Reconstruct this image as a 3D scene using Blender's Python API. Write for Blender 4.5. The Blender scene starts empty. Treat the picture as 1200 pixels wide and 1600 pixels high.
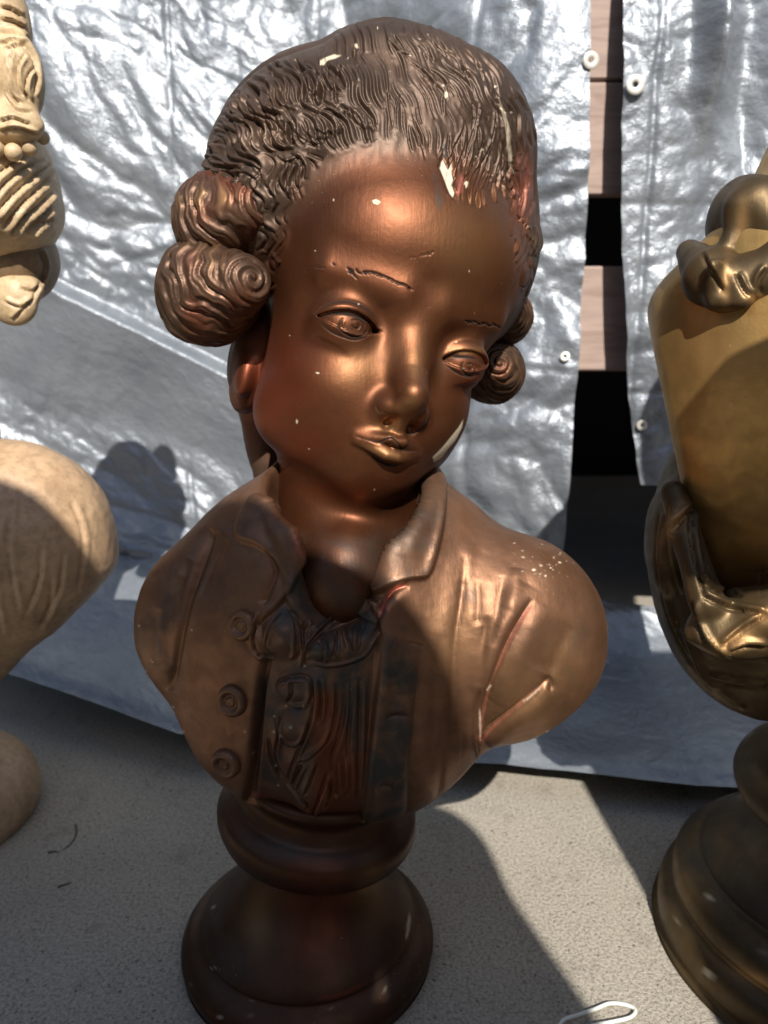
import bpy, math, random, time
import numpy as np
from mathutils import Vector
T00 = time.time()
random.seed(4)
RNG = np.random.RandomState(11)
F32 = np.float32
S = bpy.context.scene
COL = S.collection
R = math.radians

# ------------------------------------------------------------------ camera
CAM = np.array([0.043, -0.43, 0.42])
PITCH = R(15)
FPX = 1202.0                         # focal length in pixels of a 1200 x 1600 frame
FW = np.array([0, math.cos(PITCH), -math.sin(PITCH)])
UP = np.array([0, math.sin(PITCH), math.cos(PITCH)])
cd = bpy.data.cameras.new('camera')
cam = bpy.data.objects.new('camera', cd)
COL.objects.link(cam)
cam.location = CAM
cam.rotation_euler = (math.pi / 2 - PITCH, 0, 0)
cd.sensor_width = 36
cd.lens = FPX / 1600 * 36
cd.clip_start = 0.01
cd.clip_end = 200
cd.dof.use_dof = True
cd.dof.focus_distance = 0.385
cd.dof.aperture_fstop = 9.5
S.camera = cam

# ------------------------------------------------------------------ world and sun
SUN_EL, SUN_AZ = 43.0, 5.0           # azimuth: degrees right of straight behind the camera
w = bpy.data.worlds.new('World')
S.world = w
w.use_nodes = True
nt = w.node_tree
sky = nt.nodes.new('ShaderNodeTexSky')
sky.sky_type = 'NISHITA'
sky.sun_disc = False
sky.sun_elevation = R(SUN_EL)
sky.sun_rotation = R(180 - SUN_AZ)
bg = nt.nodes['Background']
nt.links.new(sky.outputs[0], bg.inputs[0])
bg.inputs[1].default_value = 0.105
sl = bpy.data.lights.new('sun', 'SUN')
sl.energy = 5.0
sl.angle = R(0.55)
sl.color = (1.0, 0.945, 0.86)
sun = bpy.data.objects.new('sun', sl)
COL.objects.link(sun)
SUND = Vector((math.sin(R(SUN_AZ)) * math.cos(R(SUN_EL)), -math.cos(R(SUN_AZ)) * math.cos(R(SUN_EL)), math.sin(R(SUN_EL))))
sun.rotation_euler = SUND.to_track_quat('Z', 'Y').to_euler()
sun.location = SUND * 5
S.view_settings.view_transform = 'Standard'
S.view_settings.look = 'None'
S.view_settings.exposure = 0.5
S.view_settings.gamma = 1
S.cycles.use_denoising = True
S.cycles.max_bounces = 8
S.cycles.sample_clamp_indirect = 6

# ------------------------------------------------------------------ photograph geometry helpers (construction only)
def ray(px, py):
    return FW + np.array([1., 0, 0]) * (px - 600) / FPX + UP * (800 - py) / FPX
def aty(px, py, Y):                  # point in mm on the pixel's ray at world depth Y (m)
    d = ray(px, py); return (CAM + d * ((Y - CAM[1]) / d[1])) * 1000
def atz(px, py, Z):
    d = ray(px, py); return (CAM + d * ((Z - CAM[2]) / d[2])) * 1000
def proj(P):                         # P in mm
    d = P / 1000 - CAM
    z = d @ FW
    return 600 + FPX * d[:, 0] / z, 800 - FPX * (d @ UP) / z, z

# ------------------------------------------------------------------ noise
_perm = RNG.permutation(256).astype(np.int32)
_perm = np.concatenate([_perm, _perm])
_g = RNG.normal(size=(256, 3)); _g /= np.linalg.norm(_g, axis=1)[:, None]
_g = _g.astype(F32)
def noise(P, sc=1.0, seed=0):
    P = (P * F32(sc) + F32(seed * 17.31)).astype(F32)
    i = np.floor(P).astype(np.int32); f = P - i
    u = f * f * f * (f * (f * 6 - 15) + 10)
    i &= 255
    out = 0
    for a in (0, 1):
        wa = u[:, 0] if a else 1 - u[:, 0]
        pa = _perm[(i[:, 0] + a) & 255]
        for b in (0, 1):
            wb = wa * (u[:, 1] if b else 1 - u[:, 1])
            pb = _perm[(pa + i[:, 1] + b) & 255]
            for c in (0, 1):
                wc = wb * (u[:, 2] if c else 1 - u[:, 2])
                g = _g[_perm[(pb + i[:, 2] + c) & 255]]
                out = out + wc * (g[:, 0] * (f[:, 0] - a) + g[:, 1] * (f[:, 1] - b) + g[:, 2] * (f[:, 2] - c))
    return out
def fbm(P, sc, o=3, seed=0):
    r = 0; a = 1
    for k in range(o):
        r = r + a * noise(P, sc * 2 ** k, seed + k * 3); a *= .5
    return r
def smooth(a, b, x):
    t = np.clip((x - a) / (b - a), 0, 1); return t * t * (3 - 2 * t)

# ------------------------------------------------------------------ signed distance shapes (mm)
def V(*a): return np.array(a, F32)
def sph(P, c, r): return np.sqrt(((P - V(*c)) ** 2).sum(1)) - r
def ell(P, c, r):
    q = P - V(*c); r = V(*r)
    k0 = np.sqrt(((q / r) ** 2).sum(1)) + 1e-6; k1 = np.sqrt(((q / (r * r)) ** 2).sum(1)) + 1e-6
    return k0 * (k0 - 1) / k1
def cap(P, a, b, ra, rb=None):
    if rb is None: rb = ra
    a = V(*a); b = V(*b); ab = b - a
    t = np.clip(((P - a) @ ab) / (ab @ ab), 0, 1)
    return np.sqrt(((P - a - t[:, None] * ab) ** 2).sum(1)) - (ra + (rb - ra) * t)
def chain(P, pts, rs):
    d = None
    for i in range(len(pts) - 1):
        e = cap(P, pts[i], pts[i + 1], rs[i], rs[i + 1])
        d = e if d is None else np.minimum(d, e)
    return d
def su(a, b, k):
    h = np.maximum(k - np.abs(a - b), 0) / k
    return np.minimum(a, b) - h * h * k * .25
def ss(a, b, k): return -su(-a, b, k)      # a minus b
def si(a, b, k): return -su(-a, -b, k)     # a and b

def mesh_sdf(f, lo, hi, h, newton=2):
    lo = np.array(lo, float); hi = np.array(hi, float)
    B = 4; H = h * B
    nb = np.ceil((hi - lo) / H).astype(int) + 1
    n = nb * B
    ax = [lo[i] + (np.arange(nb[i]) * B + (B - 1) / 2) * h for i in range(3)]
    G = np.stack(np.meshgrid(*ax, indexing='ij'), -1).reshape(-1, 3).astype(F32)
    dc = f(G)
    D = np.where(dc > 0, F32(9), F32(-9)).astype(F32).reshape(nb)
    D = D.repeat(B, 0).repeat(B, 1).repeat(B, 2)
    act = np.nonzero(np.abs(dc) < H * 1.7)[0]
    off = np.stack(np.meshgrid(*[np.arange(B)] * 3, indexing='ij'), -1).reshape(-1, 3)
    bi = np.stack(np.unravel_index(act, nb), -1) * B
    CH = 12000
    for k in range(0, len(act), CH):
        ii = (bi[k:k + CH, None, :] + off[None]).reshape(-1, 3)
        D[ii[:, 0], ii[:, 1], ii[:, 2]] = f((lo + ii * h).astype(F32))
    s = D < 0
    c = np.zeros(n - 1, np.uint8)
    for a in (0, 1):
        for b in (0, 1):
            for d in (0, 1):
                c += s[a:n[0] - 1 + a, b:n[1] - 1 + b, d:n[2] - 1 + d]
    ci = np.stack(np.nonzero((c > 0) & (c < 8)), -1)
    idm = np.full(n - 1, -1, np.int32)
    idm[ci[:, 0], ci[:, 1], ci[:, 2]] = np.arange(len(ci))
    acc = np.zeros((len(ci), 3)); cnt = np.zeros(len(ci))
    cor = [(a, b, d) for a in (0, 1) for b in (0, 1) for d in (0, 1)]
    for p in cor:
        for axi in range(3):
            if p[axi]: continue
            q = list(p); q[axi] = 1
            dp = D[ci[:, 0] + p[0], ci[:, 1] + p[1], ci[:, 2] + p[2]]
            dq = D[ci[:, 0] + q[0], ci[:, 1] + q[1], ci[:, 2] + q[2]]
            m = (dp < 0) != (dq < 0)
            t = np.where(m, dp / np.where(m, dp - dq, 1), 0)
            pt = np.repeat(np.array(p, float)[None], len(ci), 0); pt[:, axi] += t
            acc[m] += pt[m]; cnt[m] += 1
    Vv = lo + (ci + acc / cnt[:, None]) * h
    Q = []
    for axi in range(3):
        sa = [slice(None)] * 3; sb = [slice(None)] * 3
        sa[axi] = slice(0, -1); sb[axi] = slice(1, None)
        e = np.stack(np.nonzero(s[tuple(sa)] != s[tuple(sb)]), -1)
        u, v = (axi + 1) % 3, (axi + 2) % 3
        ok = (e[:, u] > 0) & (e[:, v] > 0) & (e[:, u] < n[u] - 1) & (e[:, v] < n[v] - 1)
        e = e[ok]
        def cell(du, dv):
            g = e.copy(); g[:, u] -= du; g[:, v] -= dv
            return idm[g[:, 0], g[:, 1], g[:, 2]]
        q = np.stack([cell(1, 1), cell(0, 1), cell(0, 0), cell(1, 0)], -1)
        fl = ~s[e[:, 0], e[:, 1], e[:, 2]]
        q[fl] = q[fl][:, ::-1]
        Q.append(q)
    Q = np.concatenate(Q)
    Q = Q[(Q >= 0).all(1)]
    for _ in range(newton):
        d, g = sdf_grad(f, Vv, h * .5)
        Vv = Vv - g * np.clip(d, -h, h)[:, None]
    return Vv, Q
def sdf_grad(f, P, e):
    P = P.astype(F32); out = np.zeros((len(P), 3)); dd = np.zeros(len(P))
    K = np.array([[1, -1, -1], [-1, -1, 1], [-1, 1, -1], [1, 1, 1]], F32)
    for k in range(0, len(P), 400000):
        p = P[k:k + 400000]; g = 0; m = 0
        for v in K:
            q = f(p + v * F32(e)); g = g + v[None] * q[:, None]; m = m + q / 4
        gn = np.linalg.norm(g, axis=1)[:, None] + 1e-9
        out[k:k + 400000] = g / gn
        dd[k:k + 400000] = m / np.maximum(gn[:, 0] / (4 * e), .3)
    return dd, out
def vnormals(P, Q):
    a = P[Q[:, 2]] - P[Q[:, 0]]; b = P[Q[:, 3]] - P[Q[:, 1]]
    fn = np.cross(a, b)
    N = np.zeros_like(P)
    for k in range(4):
        for c in range(3):
            N[:, c] += np.bincount(Q[:, k], fn[:, c], len(P))
    return N / (np.linalg.norm(N, axis=1)[:, None] + 1e-12)

# subdivide the flagged quads once; neighbours become n-gons so that no crack opens
def refine(P, Q, flag):
    E = np.concatenate([np.sort(Q[:, [k, (k + 1) % 4]], 1) for k in range(4)])
    key = E[:, 0].astype(np.int64) * len(P) + E[:, 1]
    uk, inv = np.unique(key, return_inverse=True)
    inv = inv.reshape(4, -1).T                     # edge id per quad side
    need = np.zeros(len(uk), bool); need[inv[flag].ravel()] = True
    mid = np.full(len(uk), -1, np.int64); mid[need] = len(P) + np.arange(need.sum())
    ea, eb = uk[need] // len(P), uk[need] % len(P)
    Pm = (P[ea] + P[eb]) / 2
    fq = Q[flag]; fi = inv[flag]
    Pc = P[fq].mean(1); ic = len(P) + need.sum() + np.arange(len(fq))
    P2 = np.concatenate([P, Pm, Pc])
    m = mid[fi]
    small = np.concatenate([np.stack([fq[:, k], m[:, k], ic, m[:, (k + 3) % 4]], -1) for k in range(4)])
    rest = ~flag
    touched = rest & need[inv].any(1)
    plain = Q[rest & ~touched]
    ng = []
    for q, e in zip(Q[touched].tolist(), inv[touched].tolist()):
        g = []
        for k in range(4):
            g.append(q[k])
            if need[e[k]]: g.append(int(mid[e[k]]))
        ng.append(g)
    return P2, np.concatenate([plain, small]), ng

# ------------------------------------------------------------------ object helpers
def mk(name, P, Q, mat, parent=None, ngons=(), attrs=None, scale=.001, smoothf=True, matrix=None):
    me = bpy.data.meshes.new(name)
    P = np.asarray(P, F32) * F32(scale)
    Q = np.asarray(Q, np.int32)
    k = Q.shape[1] if len(Q) else 4
    lv = Q.ravel(); ls = np.arange(len(Q)) * k
    if len(ngons):
        ln = np.array([len(g) for g in ngons]); ls2 = len(lv) + np.concatenate([[0], np.cumsum(ln)[:-1]])
        lv = np.concatenate([lv, np.array([i for g in ngons for i in g], np.int32)])
        ls = np.concatenate([ls, ls2])
    me.vertices.add(len(P)); me.vertices.foreach_set('co', P.ravel())
    me.loops.add(len(lv)); me.loops.foreach_set('vertex_index', lv.astype(np.int32))
    me.polygons.add(len(ls)); me.polygons.foreach_set('loop_start', ls.astype(np.int32))
    me.update(calc_edges=True)
    me.polygons.foreach_set('use_smooth', np.full(len(ls), smoothf))
    for an, av in (attrs or {}).items():
        if av.ndim == 2:
            at = me.attributes.new(an, 'FLOAT_VECTOR', 'POINT'); at.data.foreach_set('vector', av.astype(F32).ravel())
        else:
            at = me.attributes.new(an, 'FLOAT', 'POINT'); at.data.foreach_set('value', av.astype(F32))
    if mat: me.materials.append(mat)
    o = bpy.data.objects.new(name, me)
    COL.objects.link(o)
    if parent: o.parent = parent
    return o
def take(P, Q, keep, attrs=None, ngons=()):        # sub-mesh of the kept faces
    Q = Q[keep]
    ids = np.unique(np.concatenate([Q.ravel(), np.array([i for g in ngons for i in g], np.int64)]))
    mp = np.full(len(P), -1, np.int64); mp[ids] = np.arange(len(ids))
    return P[ids], mp[Q], {k: v[ids] for k, v in (attrs or {}).items()}, [[int(mp[i]) for i in g] for g in ngons]
def thing(name, label, cat, loc=(0, 0, 0), group=None):
    o = bpy.data.objects.new(name, None); COL.objects.link(o)
    o.location = loc; o.empty_display_size = .05
    o['label'] = label; o['category'] = cat
    if group: o['group'] = group
    return o
def lathe_mesh(prof, n=96, lean=None):             # prof: [(r, z)] mm; lean(z) -> (dx, dy)
    P = []; Q = []
    for r, z in prof:
        for k in range(n):
            a = 2 * math.pi * k / n
            P.append((r * math.cos(a), r * math.sin(a), z))
    for i in range(len(prof) - 1):
        for k in range(n):
            a = i * n + k; b = i * n + (k + 1) % n
            Q.append((a, b, b + n, a + n))
    return np.array(P, float), np.array(Q)
def crom(pts, n=8, closed=False):
    p = np.array(pts, float); out = []
    m = len(p)
    for i in range(m if closed else m - 1):
        if closed: a, b, c, d = p[(i - 1) % m], p[i], p[(i + 1) % m], p[(i + 2) % m]
        else: a, b, c, d = p[max(i - 1, 0)], p[i], p[i + 1], p[min(i + 2, m - 1)]
        for k in range(n):
            t = k / n
            out.append(.5 * ((2 * b) + (-a + c) * t + (2 * a - 5 * b + 4 * c - d) * t * t + (-a + 3 * b - 3 * c + d) * t ** 3))
    if not closed: out.append(p[-1])
    return np.array(out)
def tube(name, pts, r, mat, parent=None, n=8, closed=False):
    p = np.array(pts, float); m = len(p)
    P = []; Q = []
    for i in range(m):
        t = (p[(i + 1) % m] - p[i - 1]) if closed else p[min(i + 1, m - 1)] - p[max(i - 1, 0)]
        t /= np.linalg.norm(t) + 1e-9
        u = np.cross(t, [0, 0, 1.]); 
        if np.linalg.norm(u) < .1: u = np.cross(t, [0, 1., 0])
        u /= np.linalg.norm(u); v = np.cross(u, t)
        rr = r[i] if hasattr(r, '__len__') else r
        for k in range(n):
            a = 2 * math.pi * k / n
            P.append(p[i] + rr * (math.cos(a) * u + math.sin(a) * v))
    for i in range(m if closed else m - 1):
        for k in range(n):
            j = (i + 1) % m
            Q.append((i * n + k, j * n + k, j * n + (k + 1) % n, i * n + (k + 1) % n))
    ng = [] if closed else [list(range(n)), list(range((m - 1) * n, m * n))[::-1]]
    return mk(name, P, Q, mat, parent, ng)
def box_mesh(c, s, bev=1.0):                       # bevelled box, mm
    c = np.array(c, float); h = np.array(s, float) / 2
    P = []; idx = {}
    for sx in (-1, 1):
        for sy in (-1, 1):
            for sz in (-1, 1):
                sg = np.array([sx, sy, sz])
                for a in range(3):
                    q = sg * (h - bev); q[a] = sg[a] * h[a]
                    idx[(sx, sy, sz, a)] = len(P); P.append(c + q)
    F = []
    for a in range(3):
        u, v = (a + 1) % 3, (a + 2) % 3
        for sg in (-1, 1):
            ks = []
            for (p, q) in ((-1, -1), (1, -1), (1, 1), (-1, 1)):
                s3 = [0, 0, 0]; s3[a] = sg; s3[u] = p; s3[v] = q
                ks.append(idx[(*s3, a)])
            F.append(ks if sg > 0 else ks[::-1])
    for a in range(3):                              # edges parallel to a
        u, v = (a + 1) % 3, (a + 2) % 3
        for p in (-1, 1):
            for q in (-1, 1):
                def g(sa, f):
                    s3 = [0, 0, 0]; s3[a] = sa; s3[u] = p; s3[v] = q
                    return idx[(*s3, f)]
                k = [g(-1, u), g(1, u), g(1, v), g(-1, v)]
                F.append(k if p * q < 0 else k[::-1])
    for sx in (-1, 1):
        for sy in (-1, 1):
            for sz in (-1, 1):
                k = [idx[(sx, sy, sz, a)] for a in range(3)]
                F.append(k if sx * sy * sz > 0 else k[::-1])
    return P, F
def box(name, c, s, mat, parent=None, bev=1.0, rot=None):
    P, F = box_mesh(c, s, bev)
    o = mk(name, P, np.zeros((0, 4), int), mat, parent, F, smoothf=False)
    return o

# ------------------------------------------------------------------ relief drawn on the forms, one raster per sculpted piece
class Relief:
    def __init__(s):
        s.fade = .3
        s.H = np.zeros((1660, 1260), F32)            # 30 px margin
        s.L = {}
    def layer(s, n):
        if n not in s.L: s.L[n] = np.zeros((1660, 1260), F32)
        return s.L[n]
    def dist(s, pts, rad):
        p = np.array(pts, float) + 30
        x0, y0 = np.floor(p.min(0) - rad).astype(int); x1, y1 = np.ceil(p.max(0) + rad).astype(int) + 1
        x0, y0 = max(x0, 0), max(y0, 0); x1, y1 = min(x1, 1260), min(y1, 1660)
        if x1 <= x0 or y1 <= y0: return None
        Y, X = np.mgrid[y0:y1, x0:x1].astype(F32)
        best = np.full(X.shape, 1e9, F32); sd = np.zeros(X.shape, F32); tt = np.zeros(X.shape, F32)
        m = len(p) - 1
        for i in range(m):
            a, b = p[i], p[i + 1]; ab = b - a; l2 = ab @ ab + 1e-9
            t = np.clip(((X - a[0]) * ab[0] + (Y - a[1]) * ab[1]) / l2, 0, 1)
            dx = X - a[0] - t * ab[0]; dy = Y - a[1] - t * ab[1]
            d = np.sqrt(dx * dx + dy * dy)
            k = d < best
            best = np.where(k, d, best)
            sd = np.where(k, np.sign(ab[0] * dy - ab[1] * dx) * d, sd)
            tt = np.where(k, (i + t) / m, tt)
        return (slice(y0, y1), slice(x0, x1)), best, sd, tt
    def stroke(s, pts, w, d, prof='g', taper=.25, sm=True):
        if sm and len(pts) > 2: pts = crom(pts, 5)
        r = s.dist(pts, w * 4.5)
        if r is None: return
        sl_, b, sd, t = r
        tp = np.clip(np.minimum(t, 1 - t) / taper, 0, 1) ** .6 if taper else 1
        if prof == 'g': h = -np.exp(-(b / w) ** 2)
        elif prof == 'r': h = np.exp(-(b / w) ** 2)
        elif prof == 'l':                             # lock of hair: sharp groove with a rounded strand on one side
            h = -1.0 * np.exp(-(sd / (w * .55)) ** 2) + .8 * np.exp(-((sd - w * 1.25) / (w * .95)) ** 2)
        elif prof == 'm':
            h = -1.0 * np.exp(-(sd / (w * .55)) ** 2) + .8 * np.exp(-((sd + w * 1.25) / (w * .95)) ** 2)
        elif prof == 'sl' or prof == 'sr':            # step: one side raised and dying away
            q = sd if prof == 'sl' else -sd
            h = smooth(-w * .35, w * .35, q) * np.exp(-(np.maximum(q, 0) / (w * 2.2)) ** 2)
        s.H[sl_] += (d * h * tp).astype(F32)
    def paint(s, name, pts, w, v=1.0, taper=.2, sm=True):
        L = s.layer(name)
        if len(pts) == 1: pts = [pts[0], (pts[0][0] + .5, pts[0][1])]
        if sm and len(pts) > 2: pts = crom(pts, 5)
        sl_, b, sd, t = s.dist(pts, w * 3)
        tp = np.clip(np.minimum(t, 1 - t) / taper, 0.25, 1) if taper else 1
        L[sl_] = np.maximum(L[sl_], v * (1 - smooth(w * .55, w * 1.25, b / tp)))
    def polysd(s, poly, rad):
        r = s.dist(list(poly) + [poly[0]], rad)
        sl_, b, _, _ = r
        Y, X = np.mgrid[sl_[0], sl_[1]].astype(F32); X -= 30; Y -= 30
        ins = np.zeros(X.shape, bool); m = len(poly)
        for i in range(m):
            (xa, ya), (xb, yb) = poly[i], poly[(i + 1) % m]
            if ya == yb: continue
            c = ((ya > Y) != (yb > Y)) & (X < (xb - xa) * (Y - ya) / (yb - ya) + xa)
            ins ^= c
        return sl_, np.where(ins, -b, b)
    def poly(s, poly, d, soft, sm=False):
        if sm: poly = [tuple(q) for q in crom(poly, 5, True)]
        sl_, sd = s.polysd(poly, soft * 2)
        s.H[sl_] += d * smooth(soft, -soft, sd)
    def ppoly(s, name, poly, v=1.0, soft=1.0, sm=False):
        if sm: poly = [tuple(q) for q in crom(poly, 5, True)]
        L = s.layer(name); sl_, sd = s.polysd(poly, soft * 2)
        L[sl_] = np.maximum(L[sl_], v * smooth(soft, -soft, sd))
    def blob(s, name, x, y, rx, ry, v=1.0, ang=0):
        L = s.layer(name); r = max(rx, ry) * 2.2
        x0, x1 = int(max(x + 30 - r, 0)), int(min(x + 30 + r, 1260)); y0, y1 = int(max(y + 30 - r, 0)), int(min(y + 30 + r, 1660))
        Y, X = np.mgrid[y0:y1, x0:x1].astype(F32); X -= x + 30; Y -= y + 30
        c, q = math.cos(R(ang)), math.sin(R(ang))
        u = (X * c + Y * q) / rx; v2 = (-X * q + Y * c) / ry
        L[y0:y1, x0:x1] = np.maximum(L[y0:y1, x0:x1], v * np.exp(-(u * u + v2 * v2)))
    def sample(s, A, P, N):
        u, v, z = proj(P)
        u = np.clip(u + 30, 0, 1258); v = np.clip(v + 30, 0, 1658)
        i = u.astype(int); j = v.astype(int); a = (u - i).astype(F32); b = (v - j).astype(F32)
        r = A[j, i] * (1 - a) * (1 - b) + A[j, i + 1] * a * (1 - b) + A[j + 1, i] * (1 - a) * b + A[j + 1, i + 1] * a * b
        vd = CAM * 1000 - P; vd /= np.linalg.norm(vd, axis=1)[:, None]
        fc = (vd * N).sum(1)
        return r * smooth(0.02, s.fade, fc)
    def apply(s, P, N):
        return P + N * s.sample(s.H, P, N)[:, None]
    def attrs(s, P, N, names):
        z = np.zeros(len(P), F32)
        return {n: (s.sample(s.L[n], P, N) if n in s.L else z) for n in names}
    def busy(s, thr):                                # raster of where the relief needs the finer mesh
        gy, gx = np.gradient(s.H)
        m = (np.hypot(gx, gy) > thr)
        for A in s.L.values():
            gy, gx = np.gradient(A); m |= np.hypot(gx, gy) > .12
        m = m.astype(F32)
        for ax in (0, 1):
            c = np.cumsum(m, ax); k = 2
            m = (np.roll(c, -k, ax) - np.roll(c, k, ax) > 0).astype(F32)
        return m

# ------------------------------------------------------------------ materials
def newmat(name):
    m = bpy.data.materials.new(name); m.use_nodes = True
    nt = m.node_tree; nt.nodes.clear()
    out = nt.nodes.new('ShaderNodeOutputMaterial'); b = nt.nodes.new('ShaderNodeBsdfPrincipled')
    nt.links.new(b.outputs[0], out.inputs[0])
    return m, nt, b
class NT:
    def __init__(s, nt): s.nt = nt
    def n(s, t, **kw):
        o = s.nt.nodes.new('ShaderNode' + t)
        for k, v in kw.items():
            if k.startswith('i_'):
                o.inputs[k[2:].replace('_', ' ')].default_value = v
            else: setattr(o, k, v)
        return o
    def l(s, a, b): s.nt.links.new(a, b)
    def coord(s): return s.n('TexCoord').outputs['Object']
    def noise(s, scale, detail=4, rough=.55, vec=None, dist=0):
        o = s.n('TexNoise'); o.inputs['Scale'].default_value = scale; o.inputs['Detail'].default_value = detail
        o.inputs['Roughness'].default_value = rough; o.inputs['Distortion'].default_value = dist
        s.l(vec if vec is not None else s.coord(), o.inputs['Vector'])
        return o.outputs[0]
    def ramp(s, fac, stops, interp='LINEAR'):
        o = s.n('ValToRGB'); e = o.color_ramp; e.interpolation = interp
        while len(e.elements) < len(stops): e.elements.new(.5)
        for el, (p, c) in zip(e.elements, stops):
            el.position = p; el.color = c if len(c) == 4 else (*c, 1)
        s.l(fac, o.inputs[0]); return o.outputs[0]
    def attr(s, name): return s.n('Attribute', attribute_name=name).outputs['Fac']
    def mix(s, f, a, b, mode='MIX'):
        o = s.n('Mix', data_type='RGBA', blend_type=mode)
        for sock, v in ((o.inputs[0], f), (o.inputs[6], a), (o.inputs[7], b)):
            if isinstance(v, (int, float)): sock.default_value = v
            elif isinstance(v, tuple): sock.default_value = v if len(v) == 4 else (*v, 1)
            else: s.l(v, sock)
        return o.outputs[2]
    def math(s, op, a, b=None, c=None, clamp=False):
        o = s.n('Math', operation=op, use_clamp=clamp)
        for sock, v in zip(o.inputs, (a, b, c)):
            if v is None: continue
            if isinstance(v, (int, float)): sock.default_value = v
            else: s.l(v, sock)
        return o.outputs[0]
    def bump(s, h, strength=.2, dist=.001, normal=None):
        o = s.n('Bump'); o.inputs['Strength'].default_value = strength; o.inputs['Distance'].default_value = dist
        s.l(h, o.inputs['Height'])
        if normal is not None: s.l(normal, o.inputs['Normal'])
        return o.outputs[0]

def bronze(name, c1, c2, c3, rough=(.32, .5), metal=.8, sc=1.0, hair=None):
    m, nt, b = newmat(name); k = NT(nt)
    n1 = k.noise(14 * sc, 5, .6); n2 = k.noise(55 * sc, 4, .6, dist=.4); n3 = k.noise(420 * sc, 3, .6)
    col = k.ramp(n1, [(.3, c1), (.5, c2), (.72, c3)])
    hm = k.attr('hairness')
    if hair: col = k.mix(hm, col, k.ramp(n1, [(.3, hair[0]), (.5, hair[1]), (.72, hair[2])]))
    col = k.mix(k.math('MULTIPLY', k.ramp(n2, [(.42, (0, 0, 0)), (.7, (1, 1, 1))]), .35), col, tuple(x * .55 for x in c1))
    col = k.mix(k.attr('red'), col, (.20, .04, .014))
    col = k.mix(k.math('MULTIPLY', k.attr('pink'), .8), col, (.56, .17, .12))
    col = k.mix(k.math('MULTIPLY', k.attr('gold'), .8), col, (.50, .29, .12))
    gn = k.math('MULTIPLY', k.attr('patina_shade'), k.ramp(n2, [(.35, (.25, .25, .25)), (.62, (1, 1, 1))]))
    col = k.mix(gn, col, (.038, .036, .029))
    col = k.mix(k.attr('ink'), col, (.02, .014, .012))
    chip = k.attr('chip')
    spk = k.ramp(k.noise(900, 1, .5), [(.76, (0, 0, 0)), (.775, (1, 1, 1))])
    spk = k.math('MULTIPLY', spk, k.ramp(k.noise(25, 2), [(.5, (0, 0, 0)), (.68, (.7, .7, .7))]))
    chip2 = k.math('MAXIMUM', chip, spk)
    col = k.mix(chip2, col, (.56, .485, .36))
    k.l(col, b.inputs['Base Color'])
    dull = k.math('MAXIMUM', k.math('MAXIMUM', chip2, k.attr('ink')), k.math('MULTIPLY', gn, .6))
    mt = k.math('MULTIPLY_ADD', hm, -.16, metal) if hair else metal
    k.l(k.math('MULTIPLY', k.math('SUBTRACT', 1, dull), mt), b.inputs['Metallic'])
    rr = k.ramp(n2, [(.3, (rough[0],) * 3), (.7, (rough[1],) * 3)])
    if hair: rr = k.math('MULTIPLY_ADD', hm, .05, rr)
    k.l(k.math('MAXIMUM', rr, k.math('MULTIPLY', dull, .8)), b.inputs['Roughness'])
    k.l(k.math('MULTIPLY_ADD', k.attr('ink'), -.45, .5), b.inputs['Specular IOR Level'])
    k.l(k.math('MULTIPLY', k.math('SUBTRACT', 1, dull), .10 if hair else 0), b.inputs['Coat Weight']); b.inputs['Coat Roughness'].default_value = .42
    br = k.n('Mapping'); br.inputs['Scale'].default_value = (1, .35, .12); br.inputs['Rotation'].default_value = (.3, .5, .2); k.l(k.coord(), br.inputs[0])
    n4 = k.noise(620, 2, .5, br.outputs[0])                 # brush marks in the paint
    bh = k.math('ADD', k.math('MULTIPLY', n3, .35), k.math('MULTIPLY_ADD', n4, .30, n2))
    k.l(k.bump(bh, .3, .0008), b.inputs['Normal'])
    return m
M_FACE = bronze('bronze_face', (.080, .026, .0095), (.128, .044, .017), (.165, .064, .026), (.44, .55), .82, hair=((.052, .033, .022), (.08, .051, .034), (.098, .058, .036)))
M_HAIR = bronze('bronze_hair', (.06, .034, .021), (.095, .053, .032), (.12, .058, .032), (.42, .56), .62)
M_COAT = bronze('bronze_coat', (.095, .046, .026), (.215, .107, .058), (.275, .142, .077), (.42, .56), .72)
M_SOCLE = bronze('bronze_socle', (.042, .018, .009), (.07, .031, .015), (.06, .031, .017), (.40, .52), .75)
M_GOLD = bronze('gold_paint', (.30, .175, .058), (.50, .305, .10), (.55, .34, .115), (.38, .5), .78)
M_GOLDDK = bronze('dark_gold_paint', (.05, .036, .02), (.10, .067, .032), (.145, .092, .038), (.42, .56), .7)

def plaster(name, c1, c2, c3):
    m, nt, b = newmat(name); k = NT(nt)
    n1 = k.noise(30, 5, .65); n2 = k.noise(180, 4, .6)
    col = k.ramp(n1, [(.3, c1), (.52, c2), (.72, c3)])
    col = k.mix(k.math('MULTIPLY', k.ramp(n2, [(.45, (0, 0, 0)), (.7, (1, 1, 1))]), .45), col, tuple(x * .5 for x in c1))
    k.l(col, b.inputs['Base Color'])
    b.inputs['Roughness'].default_value = .5
    k.l(k.bump(n2, .3, .0012), b.inputs['Normal'])
    return m
M_CREAM = plaster('cream_painted_plaster', (.33, .23, .13), (.52, .38, .22), (.60, .45, .26))
M_CREAM2 = plaster('tan_painted_plaster', (.30, .19, .11), (.44, .29, .17), (.50, .34, .20))
M_CREAM_SHADE = plaster('shaded_cream_plaster', (.12, .075, .04), (.20, .13, .07), (.26, .17, .09))  # darker copy of the cream, with the neck's shade put into it
def under(o, t):
    from mathutils import Matrix
    o.parent = t; o.matrix_parent_inverse = Matrix.Translation(-t.location); return o

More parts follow.
